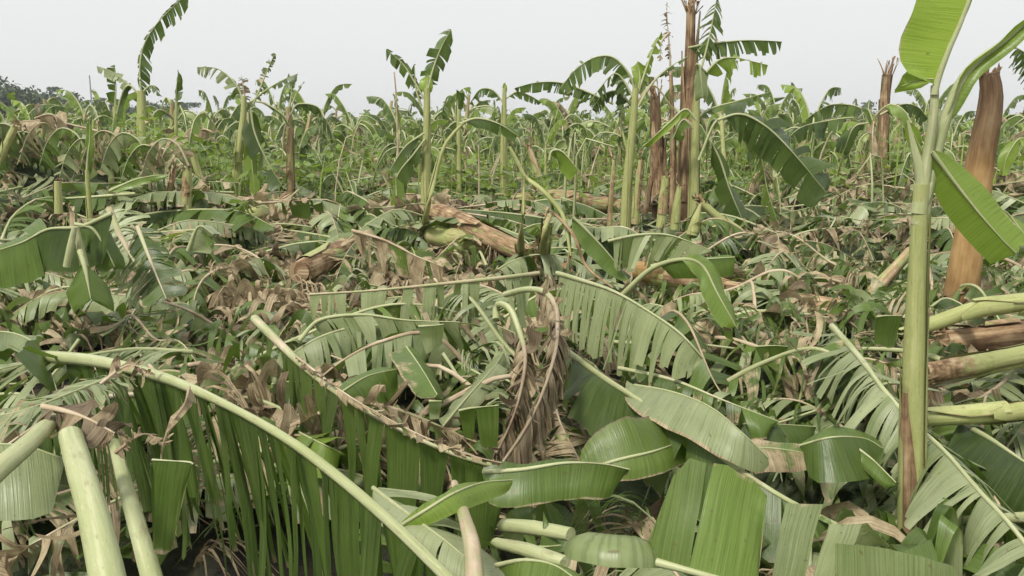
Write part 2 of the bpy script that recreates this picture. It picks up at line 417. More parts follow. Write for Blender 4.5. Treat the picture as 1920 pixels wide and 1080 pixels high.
def sheath(g, P, R, a0, a1, f0, f1, lift, tone, n=9, m=9, seed=0, mi=2, peel=.0):
    """a shell wrapping part of a stem between fractions f0..f1 of its centreline, tapering to its top and peeling off there"""
    rs = np.random.RandomState(seed)
    Pm = np.asarray(P); k = len(Pm); f = np.linspace(f0, f1, m)
    ts = np.linspace(0, 1, k); p = np.stack([np.interp(f, ts, Pm[:, i]) for i in range(3)], -1)
    r = np.interp(f, np.linspace(0, 1, len(R)), R)
    T = unit(np.gradient(p, axis=0)); up = np.array([0, 0, 1.]) if abs(T[m//2][2]) < .85 else np.array([0, -1., 0])
    S = unit(np.cross(T, up)); U = np.cross(S, T)
    v = np.linspace(0, 1, m); mid = (a0+a1)/2; half = (a1-a0)/2*np.clip((1-v)/.5, .10, 1)**.7
    a = mid + np.linspace(-1, 1, n)[None]*half[:, None]
    rad = (r*(1.0+.03) + lift + peel*np.clip(v-.5, 0, 1)**2*4)[:, None] * np.ones((1, n))
    V = p[:, None] + rad[..., None]*(np.cos(a)[..., None]*S[:, None] + np.sin(a)[..., None]*U[:, None])
    co = np.stack([np.broadcast_to((f*2)[:, None], (m, n)), rad*np.abs(a-mid) + rs.rand(), np.broadcast_to(np.abs(np.linspace(-1, 1, n))[None]**3, (m, n))], -1)
    g.add(V, gfaces(m, n), tone, co, mi)

def trunk(label, pts, r, dry=.4, name='broken_banana_plant', cat='banana plant', group=None, seed=0, sheaths=4, ragged=True, n=14, sdry=None, rnd=None, tones=None, fibres=16, fibre_len=.12):
    rs = np.random.RandomState(seed); base = np.asarray(pts[0], np.float32)
    root = empty(name, base, label, cat, group)
    g = Geo(); tn = tones or (rs.rand() if rnd is None else rnd, dry, 0, 1)
    P, T = tube(g, pts, r, 2, tn, n=n, rough=.025, seed=seed, rings=22)
    g2 = Geo(); g2.join(g, loc=-base); link('pseudostem', g2.mesh('pseudostem', MATS), root)
    for k in range(sheaths):
        s = Geo(); a = rs.rand()*6.28; f0 = rs.rand()*.5; d = np.clip((dry if sdry is None else sdry) + .2*rs.randn(), 0, 1)
        sheath(s, P, r, a, a+1.2+rs.rand()*1.6, f0, min(1.0, f0+.3+rs.rand()*.5), .003+.004*k, (rs.rand(), d, 0, 1), seed=seed+k, peel=.02*rs.rand()+.004)
        s2 = Geo(); s2.join(s, loc=-base); link('sheath', s2.mesh('sheath', MATS), root)
    if ragged and fibres:
        fg = Geo(); end = P[-1]; t = T[-1]; S = unit(np.cross(t, [0.1, .3, 1.])); U = np.cross(S, t)
        for k in range(fibres):
            a = k*6.28/fibres + rs.randn()*.1; d = unit(t + .35*rs.randn(3)*.8); q0 = end + r[-1]*.95*(math.cos(a)*S + math.sin(a)*U) - t*.03
            l = fibre_len*(.4+rs.rand()); ww = r[-1]*.35*rs.rand()+.004; side = unit(np.cross(d, math.cos(a)*S+math.sin(a)*U))*ww
            V = [q0-side, q0+side, q0+d*l*.6+side*.7, q0+d*l*.6-side*.7, q0+d*l+rs.randn(3)*.02+side*.1, q0+d*l-side*.1+rs.randn(3)*.01]
            V = np.array(V); co = np.stack([np.array([0, 0, l*.6, l*.6, l, l]), np.array([0, ww*2, ww*2, 0, 0, ww]) + rs.rand(), np.zeros(6)], -1)
            fg.add(V, [(0, 1, 2, 3), (3, 2, 4, 5)], (rs.rand(), min(1, dry+.4), 0, 1), co, 2)
        f2 = Geo(); f2.join(fg, loc=-base); link('torn_fibres', f2.mesh('torn_fibres', MATS), root)
    return root

# ================================================================== GROUND
def build_ground():
    xs = np.r_[-300, -200, -100, -60, np.arange(-40, -14, 1.), np.arange(-14, 14, .16), np.arange(14, 40.1, 1.), 60, 100, 200, 300]
    ys = np.r_[-100, -60, -10, np.arange(-2, 14, .16), np.arange(14, 50, 1.), 60, 80, 120, 200, 420]
    X, Y = np.meshgrid(xs, ys); Zz = H(X, Y) - .05
    g = Geo(); n = X.size
    g.add(np.stack([X, Y, Zz], -1), gfaces(len(ys), len(xs)), (0, 0, 0, 1), np.zeros((n, 3)), 0)
    o = link('ground', g.mesh('ground', [M_SOIL])); tag(o, kind='structure')
build_ground()
def build_haze():
    bpy_box = [(x, y, z) for z in (-1, 9) for x, y in ((-305, -105), (305, -105), (305, 425), (-305, 425))]
    me = bpy.data.meshes.new('haze'); me.from_pydata(bpy_box, [], [(3, 2, 1, 0), (4, 5, 6, 7), (0, 1, 5, 4), (1, 2, 6, 5), (2, 3, 7, 6), (3, 0, 4, 7)])
    m, t = newmat('haze'); v = N(t, 'ShaderNodeVolumePrincipled'); v.inputs['Color'].default_value = (.93, .96, 1, 1); v.inputs['Density'].default_value = .0009; v.inputs['Anisotropy'].default_value = .2
    o = N(t, 'ShaderNodeOutputMaterial'); L(t, v.outputs[0], o.inputs['Volume']); me.materials.append(m)
    tag(link('haze', me), 'thin pale haze in the air over the field', 'haze', kind='stuff')
build_haze()

RS = np.random.RandomState(7)
def rotz(a): c, s = math.cos(a), math.sin(a); return np.array([[c, -s, 0], [s, c, 0], [0, 0, 1.]])
def rotx(a): c, s = math.cos(a), math.sin(a); return np.array([[1, 0, 0], [0, c, -s], [0, s, c]])
def roty(a): c, s = math.cos(a), math.sin(a); return np.array([[c, 0, s], [0, 1, 0], [-s, 0, c]])
def topx(p):
    x, y, z = p[0], p[1], p[2]-CAMZ
    f = y*cp - z*sp_; u = y*sp_ + z*cp
    return 960 + FPX*x/f, 540 - FPX*u/f

KIND = {
 'green': dict(dry=.12, shrink=.12, twist=14, tear=.06, droop=(18, 22), grav=1.3),
 'pale': dict(dry=.18, shrink=.15, twist=16, tear=.045, droop=(10, 15), grav=1.3, flip=True),
 'brown': dict(dry=.85, shrink=.6, twist=45, tear=.04, droop=(25, 30), grav=1.6, jit=22, curl=1.2),
 'mixed': dict(dry=.40, shrink=.35, twist=30, tear=.04, droop=(20, 20), grav=1.5, jit=16, curl=.6)}
def debris_leaf(kind, x, y, hd, seed, lod=0, floor=H):
    rs = np.random.RandomState(seed); Ln = rs.uniform(1.0, 2.0); n = 5
    hx, hy = math.cos(hd), math.sin(hd); bend = rs.uniform(-.5, .5)
    arc = rs.choice([.05, .12, .30]) ; pts = []
    for i in range(n):
        f = i/(n-1)-.5; a = hd + bend*f*1.2
        px, py = x + Ln*f*math.cos(a), y + Ln*f*math.sin(a)
        pts.append((px, py, float(floor(px, py)) + .05 + arc*max(0, 1-(2*f)**2)*rs.uniform(.5, 1.2) + .03*rs.rand()))
    k = dict(KIND[kind]); k['tear'] *= rs.uniform(.45, 1.5); k['W'] = rs.uniform(.20, .31)
    up = (rs.uniform(-.5, .5), rs.uniform(-.5, .5), 1)
    k.update(seed=seed, up=up, yel=max(0, rs.uniform(-.5, .22)), rr=rs.uniform(.008, .014), gap=rs.uniform(.02, .25), ragged=.25, lean=rs.uniform(5, 35), ribdry=rs.choice([.15, .4, .6, .85]))
    if lod: k.update(nr=3, colw=.2, M=24, sides=4, tear=k['tear']*1.6)
    else: k.update(nr=5, colw=.04, M=40, sides=6)
    return pts, k

# ------------------------------------------------------------------ the tangle of fallen leaves
HOLLOWS = [(-1.0, 1.75, 1.0, .9), (-.9, 1.3, .6, .5), (-2.55, 4.4, .55, .5), (.75, 3.2, .5, .4), (-.2, 2.6, .3, .3)]
def hollow(x, y): return any(((x-a)/c)**2 + ((y-b)/d)**2 < 1 for a, b, c, d in HOLLOWS)
def wedge(y0, y1, rs, m=1.22, clear=0.):
    while True:
        y = math.sqrt(rs.uniform(y0*y0, y1*y1)); x = rs.uniform(-1, 1)*y*.62*m
        if not (clear and hollow(x, y) and rs.rand() < clear): return x, y
DESC = {'green': 'green leaf', 'pale': 'pale underside-up leaf', 'brown': 'dry brown leaf', 'mixed': 'half dried leaf'}
def zone(px, py):
    return ['far left', 'left', 'centre', 'right', 'far right'][int(min(4, max(0, px//384)))] + ' ' + ('foreground' if py > 760 else 'near midground' if py > 540 else 'midground' if py > 400 else 'background')
def build_tangle():
    rs = np.random.RandomState(21); cnt = 0
    for i in range(292):
        x, y = wedge(1.9, 9.5, rs, clear=1) if i < 235 else wedge(9.5, 13, rs)
        kind = rs.choice(['green', 'pale', 'brown', 'mixed'], p=[.22, .50, .14, .14])
        for tr in range(12):
            pts, k = debris_leaf(kind, x, y, rs.uniform(0, 6.28), 1000+i)
            if not any(hollow(p[0], p[1]) for p in pts): break
        px, py = topx(pts[2]); p0 = topx(pts[0]); p1 = topx(pts[-1]); dx, dy = p1[0]-p0[0], (p1[1]-p0[1])*1.6
        way = ('tip to the right' if dx > 0 else 'tip to the left') if abs(dx) > abs(dy) else ('tip towards the camera' if dy > 0 else 'tip away from the camera')
        cut = 'finely shredded' if k['tear'] < .045 else 'broad-stripped' if k['tear'] > .075 else 'torn'
        size = 'short' if np.linalg.norm(np.array(pts[-1])-np.array(pts[0])) < 1.4 else 'long'
        fallen('%s %s %s, %s, %s' % (size, cut, DESC[kind], way, zone(px, py)), pts, parts=False, group='fallen leaves of the tangle', **k)
build_tangle()

def build_far_tangle():
    rs = np.random.RandomState(5); var = []
    flat = lambda x, y: np.zeros_like(np.asarray(x, float))
    for kind, n in (('pale', 7), ('green', 5), ('brown', 4), ('mixed', 3)):
        for j in range(n):
            pts, k = debris_leaf(kind, 0, 0, 0, 3000+len(var), lod=1, floor=flat)
            st, rg = leaf(pts, floor=flat, **k); var.append(merge(st + [rg]))
    g = Geo()
    for i in range(1500):
        x, y = wedge(9, 42, rs) if i > 500 else wedge(8, 18, rs)
        v = var[rs.randint(len(var))]
        R = rotz(rs.uniform(0, 6.28)) @ rotx(rs.randn()*.25) @ roty(rs.randn()*.2)
        g.join(v, R, np.array([x, y, float(H(x, y)) + rs.uniform(0, .18)]), rs.uniform(.8, 1.15), (rs.uniform(-.3, .3), rs.uniform(-.1, .12), 0, 0))
    tag(link('fallen_leaves', g.mesh('fallen_leaves', MATS)), 'sea of torn fallen banana leaves covering the far ground', 'fallen leaves', kind='stuff')
build_far_tangle()

def build_litter():
    rs = np.random.RandomState(9); g = Geo(); m = 6
    m = 8; F = gfaces(m, 2); t = np.linspace(0, 1, m)
    for c in range(4600):
        x, y = wedge(1.1, 7, rs, clear=.93) if c < 1500 else wedge(4.5, 21, rs)
        hd = rs.uniform(0, 6.28); row = hd + 1.57 + rs.randn()*.4; wide = rs.rand() < .34; N_ = rs.randint(1, 5) if wide else rs.randint(4, 14); l0 = rs.uniform(.14, .5); w0 = rs.choice([.004, .007, .012, .022])*rs.uniform(.8, 1.3)
        if wide: w0 = rs.uniform(.022, .055); l0 = rs.uniform(.15, .4)
        q = rs.rand()*(.42 if (-.36 < x/y < .0 and 5.2 < y < 9.5) else 1); dry = .92 if q < .33 else (.42 if q < .45 else .1); lift = rs.uniform(.02, .22); bd0 = rs.randn()*.9; z0 = rs.uniform(.0, .14); gap_ = w0*rs.uniform(1.6, 3.5); fl = rs.rand() < .25
        for k in range(N_):
            l = l0*rs.uniform(.6, 1.25); bd = bd0 + rs.randn()*.35; a = hd + rs.randn()*.15 + bd*t
            ox = x + (k - N_/2)*gap_*math.cos(row); oy = y + (k - N_/2)*gap_*math.sin(row)
            cx = ox + np.cumsum(np.cos(a))*l/m; cy = oy + np.cumsum(np.sin(a))*l/m
            z = H(cx, cy) + z0 + lift*rs.uniform(.6, 1.3)*4*t*(1-t)*(1-.5*t) - z0*t*rs.rand() + rs.uniform(0, .02)
            tw = rs.randn()*.5 + t*rs.randn()*1.6 + (.5*np.sin(t*9+rs.rand()*6) if wide else 0); ww = w0*(1-.75*t**3)
            sx, sy = -np.sin(a), np.cos(a); V = np.empty((m, 2, 3))
            for j, s in ((0, -1), (1, 1)):
                V[:, j, 0] = cx + s*ww*sx*np.cos(tw); V[:, j, 1] = cy + s*ww*sy*np.cos(tw); V[:, j, 2] = z + s*ww*np.sin(tw)
            co = np.stack([np.broadcast_to(np.array([0, w0*2])[None], (m, 2)), np.broadcast_to((t*l)[:, None], (m, 2)), np.zeros((m, 2))], -1)
            g.add(V, F if fl else F[:, ::-1], (np.clip(.6+.3*rs.randn(), 0, 1), dry, 0, 1), co, 0)
    tag(link('leaf_litter', g.mesh('leaf_litter', MATS)), 'litter of torn leaf strips and brown scraps on the ground', 'leaf litter', kind='stuff')
build_litter()

def build_stalks():
    rs = np.random.RandomState(33)
    for i in range(70):
        x, y = wedge(2.6, 12, rs); hd = rs.uniform(0, 6.28); l = rs.uniform(.5, 1.4); r = rs.uniform(.009, .02)
        pts = []
        for f in (-.5, -.15, .2, .5):
            a = hd + f*rs.uniform(-.4, .4); px, py = x + l*f*math.cos(a), y + l*f*math.sin(a)
            pts.append((px, py, float(H(px, py)) + rs.uniform(.06, .26)))
        pts = np.array(pts); g = Geo(); b = pts[0].copy()
        tube(g, pts - b, [r, r*.8, r*.6, r*.35], 1, (rs.rand(), rs.choice([.1, .3, .8]), 0, 1), n=7, rings=12)
        o = link('leaf_stalk', g.mesh('leaf_stalk', MATS)); o.location = b
        px, py = topx(pts[1]); p0 = topx(pts[0]); p1 = topx(pts[-1])
        tag(o, '%s %s bare leaf stalk lying %s, %s' % ('long' if l > .95 else 'short', 'thick' if r > .0145 else 'thin', 'sideways' if abs(p1[0]-p0[0]) > 1.6*abs(p1[1]-p0[1]) else 'lengthwise', zone(px, py)), 'leaf stalk', 'bare leaf stalks lying on the tangle')
build_stalks()

# ------------------------------------------------------------------ standing and broken plants of the field behind
def bg_plant(seed, lod=0):
    rs = np.random.RandomState(seed); h = rs.uniform(.5, 1.45); lean = rs.randn(2)*.16; r = rs.uniform(.028, .06)
    parts = []; g = Geo(); base = (0, 0, -.1); top = (lean[0]*h, lean[1]*h, h)
    tube(g, [base, (lean[0]*h*.4, lean[1]*h*.4, h*.5), top], [r*1.2, r, r*.6], 2, (rs.rand(), rs.choice([.1, .25, .5]), 0, 1), n=5 if lod else 8, rings=4 if lod else 8, rough=.03, seed=seed)
    parts.append(('pseudostem', g, None))
    nl = rs.randint(4, 8) if not lod else rs.randint(3, 6)
    for i in range(nl):
        a = i*2.4 + rs.rand(); L_ = rs.uniform(.6, 1.35); rise = rs.choice([.05, .2, .35, .8], p=[.35, .3, .2, .15])
        dx, dy = math.cos(a), math.sin(a); t = np.array(top) - np.array([0, 0, rs.uniform(0, .35)*h])
        if rise > .6: pts = [t, t+np.array([dx*.1*L_, dy*.1*L_, .35*L_]), t+np.array([dx*.3*L_, dy*.3*L_, .62*L_]), t+np.array([dx*.55*L_, dy*.55*L_, .65*L_])]
        else: pts = [t, t+np.array([dx*.18*L_, dy*.18*L_, rise*L_*.6+.05]), t+np.array([dx*.42*L_, dy*.42*L_, rise*L_*.4]), t+np.array([dx*.58*L_, dy*.58*L_, -.3*L_]), t+np.array([dx*.62*L_, dy*.62*L_, -.62*L_])]
        pts = [(p[0], p[1], max(p[2], .08)) for p in pts]
        k = dict(W=rs.uniform(.11, .20), droop=(rs.uniform(35, 75), rs.uniform(35, 75)), grav=2.0, tear=rs.choice([.05, .1, .3]), dry=rs.choice([.08, .2, .7], p=[.68, .24, .08]),
                 yel=max(0, rs.uniform(-.3, .6)), gap=.08, ragged=.2, rr=.016, seed=seed*10+i, flip=rs.rand() < .12, shrink=.2)
        if lod: k.update(nr=2, colw=.5, M=12, sides=3, tear=k['tear']*2.2)
        else: k.update(nr=4, colw=.1, M=24, sides=5, t0=.15)
        if lod:
            k['sides'] = 3; k['M'] = 12
        st, rg = leaf(pts, **k); parts.append(('leaf', merge(st), rg))
    return parts
def bg_mesh(parts):
    g = Geo()
    for n, a, b in parts:
        g.join(a)
        if b is not None: g.join(b)
    return g
def build_field():
    rs = np.random.RandomState(77); protos = []
    names = ['broken young banana plant with drooping torn leaves']
    for v in range(12):
        parts = bg_plant(500+v)
        root = empty('banana_plant', (0, 0, 0), 'x', 'banana plant')
        for n, a, b in parts:
            o = link(n, a.mesh(n, MATS), root)
            if b is not None: link('midrib', b.mesh('midrib', MATS), o)
        protos.append(root)
    single = [bg_mesh(bg_plant(700+v)).mesh('banana_plant', MATS) for v in range(14)]
    used = set(); n = 0
    for i in range(290):
        near = i < 90
        x, y = wedge(12.5, 20, rs, 1.0) if near else wedge(18, 36, rs, 1.0)
        if near and abs(x/y) < .10 and y < 15: y += 4
        if near:
            v = rs.randint(12); o = protos[v] if v not in used else copy_tree(protos[v]); used.add(v)
        else: o = link('banana_plant', single[rs.randint(14)])
        s = rs.uniform(.8, 1.15) if near else rs.uniform(1.05, 1.5); o.location = (x, y, float(H(x, y))); o.rotation_euler = (rs.randn()*.1, rs.randn()*.1, rs.uniform(0, 6.28)); o.scale = (s, s, s)
        px, py = topx(o.location); tx, ty = topx((x, y, o.location.z + 1.2*s))
        tag(o, '%s damaged banana plant %s, %s, %s from the left' % ('small' if s < .92 else 'middling' if s < 1.04 else 'large', 'leaning left' if tx < px-3 else 'leaning right' if tx > px+3 else 'upright',
            'front band' if y < 16 else 'second band' if y < 20 else 'third band' if y < 27 else 'rear band', ['first tenth', 'second tenth', 'third tenth', 'fourth tenth', 'fifth tenth', 'sixth tenth', 'seventh tenth', 'eighth tenth', 'ninth tenth', 'last tenth'][int(min(9, max(0, px//192)))]), 'banana plant', 'damaged banana plants of the field behind')
    for v, r in enumerate(protos):
        if v not in used:
            for c in list(r.children_recursive): bpy.data.objects.remove(c)
            bpy.data.objects.remove(r)
    g = Geo(); lo = [bg_mesh(bg_plant(900+v, 1)) for v in range(10)]
    for i in range(900):
        x, y = wedge(32, 110, rs, 1.15)
        g.join(lo[rs.randint(10)], rotz(rs.uniform(0, 6.28)), np.array([x, y, float(H(x, y))]), rs.uniform(1.25, 1.8), (rs.uniform(-.3, .3), 0, 0, 0))
    tag(link('plantation', g.mesh('plantation', MATS)), 'far rows of damaged banana plants reaching the horizon', 'banana plants', kind='stuff')
build_field()

def build_grass():
    rs = np.random.RandomState(4); g = Geo()
    for i in range(17000):
        if i < 5000: x, y = rs.uniform(-7.5, -3.2), rs.uniform(10.5, 19)
        else: x, y = wedge(12, 34, rs)
        h = rs.uniform(.25, .85 if i < 9000 else 1.3); a = rs.uniform(0, 6.28); b = rs.uniform(.05, .4)*h; w_ = rs.uniform(.006, .014)
        z = float(H(x, y)) - .05; dx, dy = math.cos(a), math.sin(a)
        V = [(x-dy*w_, y+dx*w_, z), (x+dy*w_, y-dx*w_, z), (x+dx*b*.4+dy*w_*.8, y+dy*b*.4-dx*w_*.8, z+h*.6), (x+dx*b*.4-dy*w_*.8, y+dy*b*.4+dx*w_*.8, z+h*.6), (x+dx*b, y+dy*b, z+h), (x+dx*b-dy*.001, y+dy*b, z+h)]
        co = [(0, 0, 0), (w_*2, 0, 0), (w_*2, h*.6, 0), (0, h*.6, 0), (0, h, 0), (0, h, 0)]
        g.add(V, [(0, 1, 2, 3), (3, 2, 4, 5)], (rs.rand(), .2*rs.rand(), rs.uniform(.2, .7), 1), co, 0)
    tag(link('tall_grass', g.mesh('tall_grass', MATS)), 'yellow-green tall weeds and grass growing among the plants', 'grass', kind='stuff')
build_grass()

def build_weeds():
    rs = np.random.RandomState(8); n = 95000; k = 4200
    cx = np.empty((k, 3))
    for i in range(k):
        x, y = wedge(11.5, 42, rs) if i > 500 else (rs.uniform(-7.5, -3), rs.uniform(10.5, 18)); cx[i] = (x, y, float(H(x, y)))
    ci = rs.randint(0, k, n); hh = rs.uniform(.25, 1.0, k)*np.interp(cx[:, 1], [12, 18, 24, 40], [.9, 1.2, 1.75, 2.1]); h = hh[ci]*rs.rand(n)
    c = cx[ci] + np.stack([rs.randn(n)*.22, rs.randn(n)*.22, h], -1)
    a = rs.uniform(0, 6.28, n); d = np.stack([np.cos(a), np.sin(a), rs.uniform(-.7, .6, n)], -1); d = unit(d); s = unit(np.cross(d, [[0, 0, 1.]]))
    l = rs.uniform(.07, .26, n)[:, None]; w_ = l*rs.uniform(.15, .42, (n, 1))
    V = np.stack([c, c+d*l*.5+s*w_, c+d*l, c+d*l*.5-s*w_], 1)
    T = np.repeat(np.stack([rs.rand(n), np.where(rs.rand(n) < .08, .8, .1), rs.uniform(.05, .5, n), np.ones(n)], -1), 4, 0)
    co = np.tile(np.array([[0, 0, 0], [.02, .05, 0], [0, .1, 0], [-.02, .05, 0]]), (n, 1))
    g = Geo(); g.add(V, np.arange(n*4).reshape(n, 4), T, co, 0)
    tag(link('weeds', g.mesh('weeds', MATS)), 'soft bright green weeds and undergrowth between the standing plants', 'weeds', kind='stuff')
build_weeds()

def build_shoots():
    rs = np.random.RandomState(61); g = Geo()
    for i in range(1100):
        x, y = wedge(10.5, 40, rs); z = float(H(x, y)) - .05; h = rs.uniform(.3, 1.35) + (.3 if y > 20 else 0); lx, ly = rs.randn(2)*.22*h; r = rs.uniform(.008, .026)
        pts = [(x, y, z), (x+lx*.3, y+ly*.3, z+h*.6), (x+lx, y+ly, z+h)]
        if rs.rand() < .4: pts.append((x+lx+rs.randn()*.25, y+ly+rs.randn()*.2, z+h*rs.uniform(.5, .95)))
        tube(g, pts, [r, r*.8, r*.5], 1, (rs.rand(), rs.choice([.05, .2, .6]), 0, 1), n=4, rings=6, cap=False)
    tag(link('banana_shoots', g.mesh('banana_shoots', MATS)), 'thin pale upright shoots and snapped stalks among the field plants', 'shoots', kind='stuff')
build_shoots()

def build_trees():
    rs = np.random.RandomState(12)
    spec = [(-10, 120, 8.2, 5.5, 'dark green tree at the far left horizon, cut by the frame edge'), (60, 135, 7.6, 5, 'dark round tree second from the left on the horizon'),
            (125, 150, 6.9, 4.5, 'dark low tree third from the left on the horizon'), (185, 160, 5.6, 4, 'small dark tree left of the thin grey pole'),
            (330, 170, 5.0, 5, 'low dark tree behind the tall single upright leaf'), (1590, 150, 4.6, 5, 'hazy dark tree behind the arching leaves at the right horizon'),
            (20, 100, 5.8, 3.5, 'bushy green tree before the far left tree line'), (290, 150, 5.0, 3, 'low dark tree right of the thin grey pole'), (245,155,5.2,4,'broad low dark tree just right of the thin grey pole')]
    for (px, d, h, r, lab) in spec:
        b = D(px, 300, d); b[2] = 0; root = empty('broadleaf_tree', b, lab, 'tree')
        g = Geo(); tube(g, [(0, 0, 0), (.1, 0, h*.35), (0, .1, h*.6)], [.22, .17, .08], 0, (0, 0, 0, 1), n=8, rings=6)
        for k in range(5):
            a = k*1.3; tube(g, [(0, 0, h*.35), (math.cos(a)*r*.25, math.sin(a)*r*.25, h*.55), (math.cos(a)*r*.45, math.sin(a)*r*.45, h*.7)], [.1, .07, .03], 0, (0, 0, 0, 1), n=5, rings=4)
        link('trunk', g.mesh('trunk', [M_BARK]), root)
        n = 2600; cl = rs.randn(26, 3)*np.array([r*.40, r*.40, h*.17]) + np.array([0, 0, h*.58]); ci = rs.randint(0, 26, n)
        c = cl[ci] + rs.randn(n, 3)*np.array([.55, .55, .42])*(r/5); c[:, 2] = np.clip(c[:, 2], .3, h*1.03)
        u = unit(rs.randn(n, 3)); v = unit(np.cross(u, rs.randn(n, 3))); s = rs.uniform(.12, .28, (n, 1))
        V = np.stack([c-u*s-v*s*.6, c+u*s-v*s*.6, c+u*s+v*s*.6, c-u*s+v*s*.6], 1)
        g = Geo(); g.add(V, np.arange(n*4).reshape(n, 4), (0, 0, 0, 1), np.zeros((n*4, 3)), 0)
        link('crown', g.mesh('crown', [M_FOLI]), root)
    b = D(181, 300, 110); b[2] = 0; g = Geo(); tube(g, [(0, 0, 0), (0, 0, 7.2)], [.12, .08], 0, (0, 0, 0, 1), n=8, rings=3)
    o = link('utility_pole', g.mesh('utility_pole', [M_CONC])); o.location = b; tag(o, 'thin grey pole rising above the horizon at the left', 'pole')
build_trees()
#PART3

# ================================================================== THE THINGS ONE CAN POINT TO
def Zs(*t): return [Z(*p) for p in t]
def Ds(d, *t): return [D(p[0], p[1], d + (p[2] if len(p) > 2 else 0)) for p in t]
def onG(px, py):            # where the sight line meets the surface
    z = .2
    for _ in range(8): p = Z(px, py, z); z = float(H(p[0], p[1]))
    return p
GREEN = dict(dry=.06, shrink=.05, twist=5, jit=4)
TOCAM = (0, -1, .35)

def foreground():
    # 1 the long arching leaf of the left foreground
    fallen('long arching leaf crossing the left foreground, dark torn strips hanging under its thick midrib',
           Zs((60, 668, .86), (170, 676, .90), (300, 706, .93), (430, 762, .93), (560, 838, .90), (700, 950, .83), (790, 1035, .77), (880, 1125, .70)),
           W=.52, t0=.10, droop=(84, 0), layers=2, grav=1.4, tear=.026, gap=.22, lean=8, ragged=.15, shrink=.28, twist=16, jit=6, dry=.12, rr=.0185, rr1=.012, seed=11, nr=9,
           halves=(1, 0), tip=.05, base=.02, up=(0, -.35, 1), rnd=.0, colw=.014, ribdry=.08, part_min=.02)
    # its neighbour with shredded strips thrown to the left
    fallen('heap of finely shredded grey-green leaf strips left of the long arching midrib',
           Zs((360, 660, .80), (250, 655, .84), (130, 672, .86), (10, 690, .86), (-120, 740, .84)),
           W=.34, t0=.02, droop=(12, 5), grav=.6, tear=.016, lean=52, ragged=.4, shrink=.45, twist=40, jit=14, dry=.22, rr=.008, seed=12, nr=7, flip=True, colw=.02, gap=.04)
    fallen('pale torn leaf spread in fine fingers at the left edge, above the thick cut stalk',
           Zs((250, 690, .90), (150, 730, .92), (40, 770, .92), (-80, 790, .9)),
           W=.13, t0=.05, droop=(8, 8), grav=.4, tear=.014, lean=40, ragged=.3, shrink=.3, twist=20, jit=8, dry=.3, rr=.006, seed=13, nr=6, flip=True, colw=.02)
    fallen('curled grey-green strip arching over at the left edge', Zs((-60, 640, .82), (0, 622, .88), (60, 640, .88), (95, 700, .84), (110, 745, .8)),
           W=.055, t0=.0, droop=(5, 5), grav=.0, tear=2, base=.02, tip=.3, rr=.003, seed=14, flip=True, nr=4, dry=.1, up=(0, -.6, 1))
    # cut stalks
    def stalk(label, pts, r, tone, mi=1, n=14, squash=.8, name='leaf_stalk', rough=.02):
        b = np.asarray(pts[0]); g = Geo(); tube(g, np.asarray(pts) - b, r, mi, tone, n=n, rings=20, squash=squash, rough=rough, seed=int(abs(b[0])*100))
        o = link(name, g.mesh(name, MATS)); o.location = b; return tag(o, label, 'leaf stalk')
    stalk('thick pale green cut leaf stalk standing at the bottom left', Zs((132, 815, .98), (150, 880, .97), (180, 985, .93), (222, 1180, .86)), [.023, .024, .026, .028], (.9, .0, 0, 1))
    stalk('pinkish cream leaf stalk slanting in from the left edge', Zs((-120, 985, .98), (-20, 895, .98), (50, 835, .98), (100, 788, .96)), [.024, .023, .021, .019], (.35, .36, 0, 1))
    stalk('shaded pale stalk behind the hanging strips at the bottom left', Zs((215, 830, .78), (230, 890, .77), (250, 960, .77), (310, 1170, .68)), [.015, .017, .019, .022], (.6, .1, 0, 1))
    # the tube-like underside at the corner
    fallen('smooth pale leaf underside rolled like a pipe in the bottom left corner', Zs((-170, 850, .90), (-60, 835, .93), (40, 835, .93), (120, 860, .90)),
           W=.20, t0=.0, droop=(10, 60), grav=2.6, tear=3, rr=.004, seed=15, nr=10, flip=True, dry=.0, base=.04, tip=.3, curl=1.0, halves=(1, 0), wave=.002, colw=.04, lean=30, shrink=.0, twist=0, floor=None)
    fallen('broad green leaf strip hanging straight down in front of the arching leaf', Ds(1.66, (285, 862), (350, 866), (362, 870)),
           W=.25, t0=.0, droop=(88, 0), grav=.4, tear=3, rr=.002, seed=16, nr=9, halves=(1, 0), base=.01, tip=.02, wave=.004, colw=.02, lean=-10, curl=-.3, **GREEN)
    fallen('thin curled brown strip draped over the arching green midrib', Zs((355, 725, .98), (345, 760, .97), (318, 800, .93), (303, 850, .88), (306, 905, .82)),
           W=.012, t0=0, droop=(10, 10), grav=0, tear=2, rr=.003, seed=17, dry=.9, up=(0, -1, .2), base=.1, tip=.5, colw=.05, nr=3)
    # withered brown flower-like scrap on the rib
    for k, (x, y, z) in enumerate(((228, 690, .98), (255, 820, .86))):
        fallen('withered brown leaf scrap on top of the arching midrib' if k == 0 else 'frayed dark brown tuft in the shade under the arching leaf',
               Zs((x-40, y+30, z-.03), (x, y, z), (x+25, y-5, z), (x+50, y+15, z-.02)), W=.05, t0=0, droop=(20, 20), grav=.5, tear=.015, dry=.95, shrink=.7, twist=70, jit=30, curl=1.5, rr=.004, seed=18+k, colw=.03, parts=False, floor=None)
    fallen('crumpled dark withered leaf covering the tops of the two cut stalks', Zs((80, 762, 1.0), (120, 770, 1.0), (165, 785, 1.0), (215, 812, .98)), W=.075, t0=0, droop=(30, 30), grav=1.2, tear=.03, dry=.95, rnd=.0, layers=2,
           shrink=.5, twist=50, jit=30, curl=.8, rr=.006, seed=26, colw=.02, parts=False, floor=None)
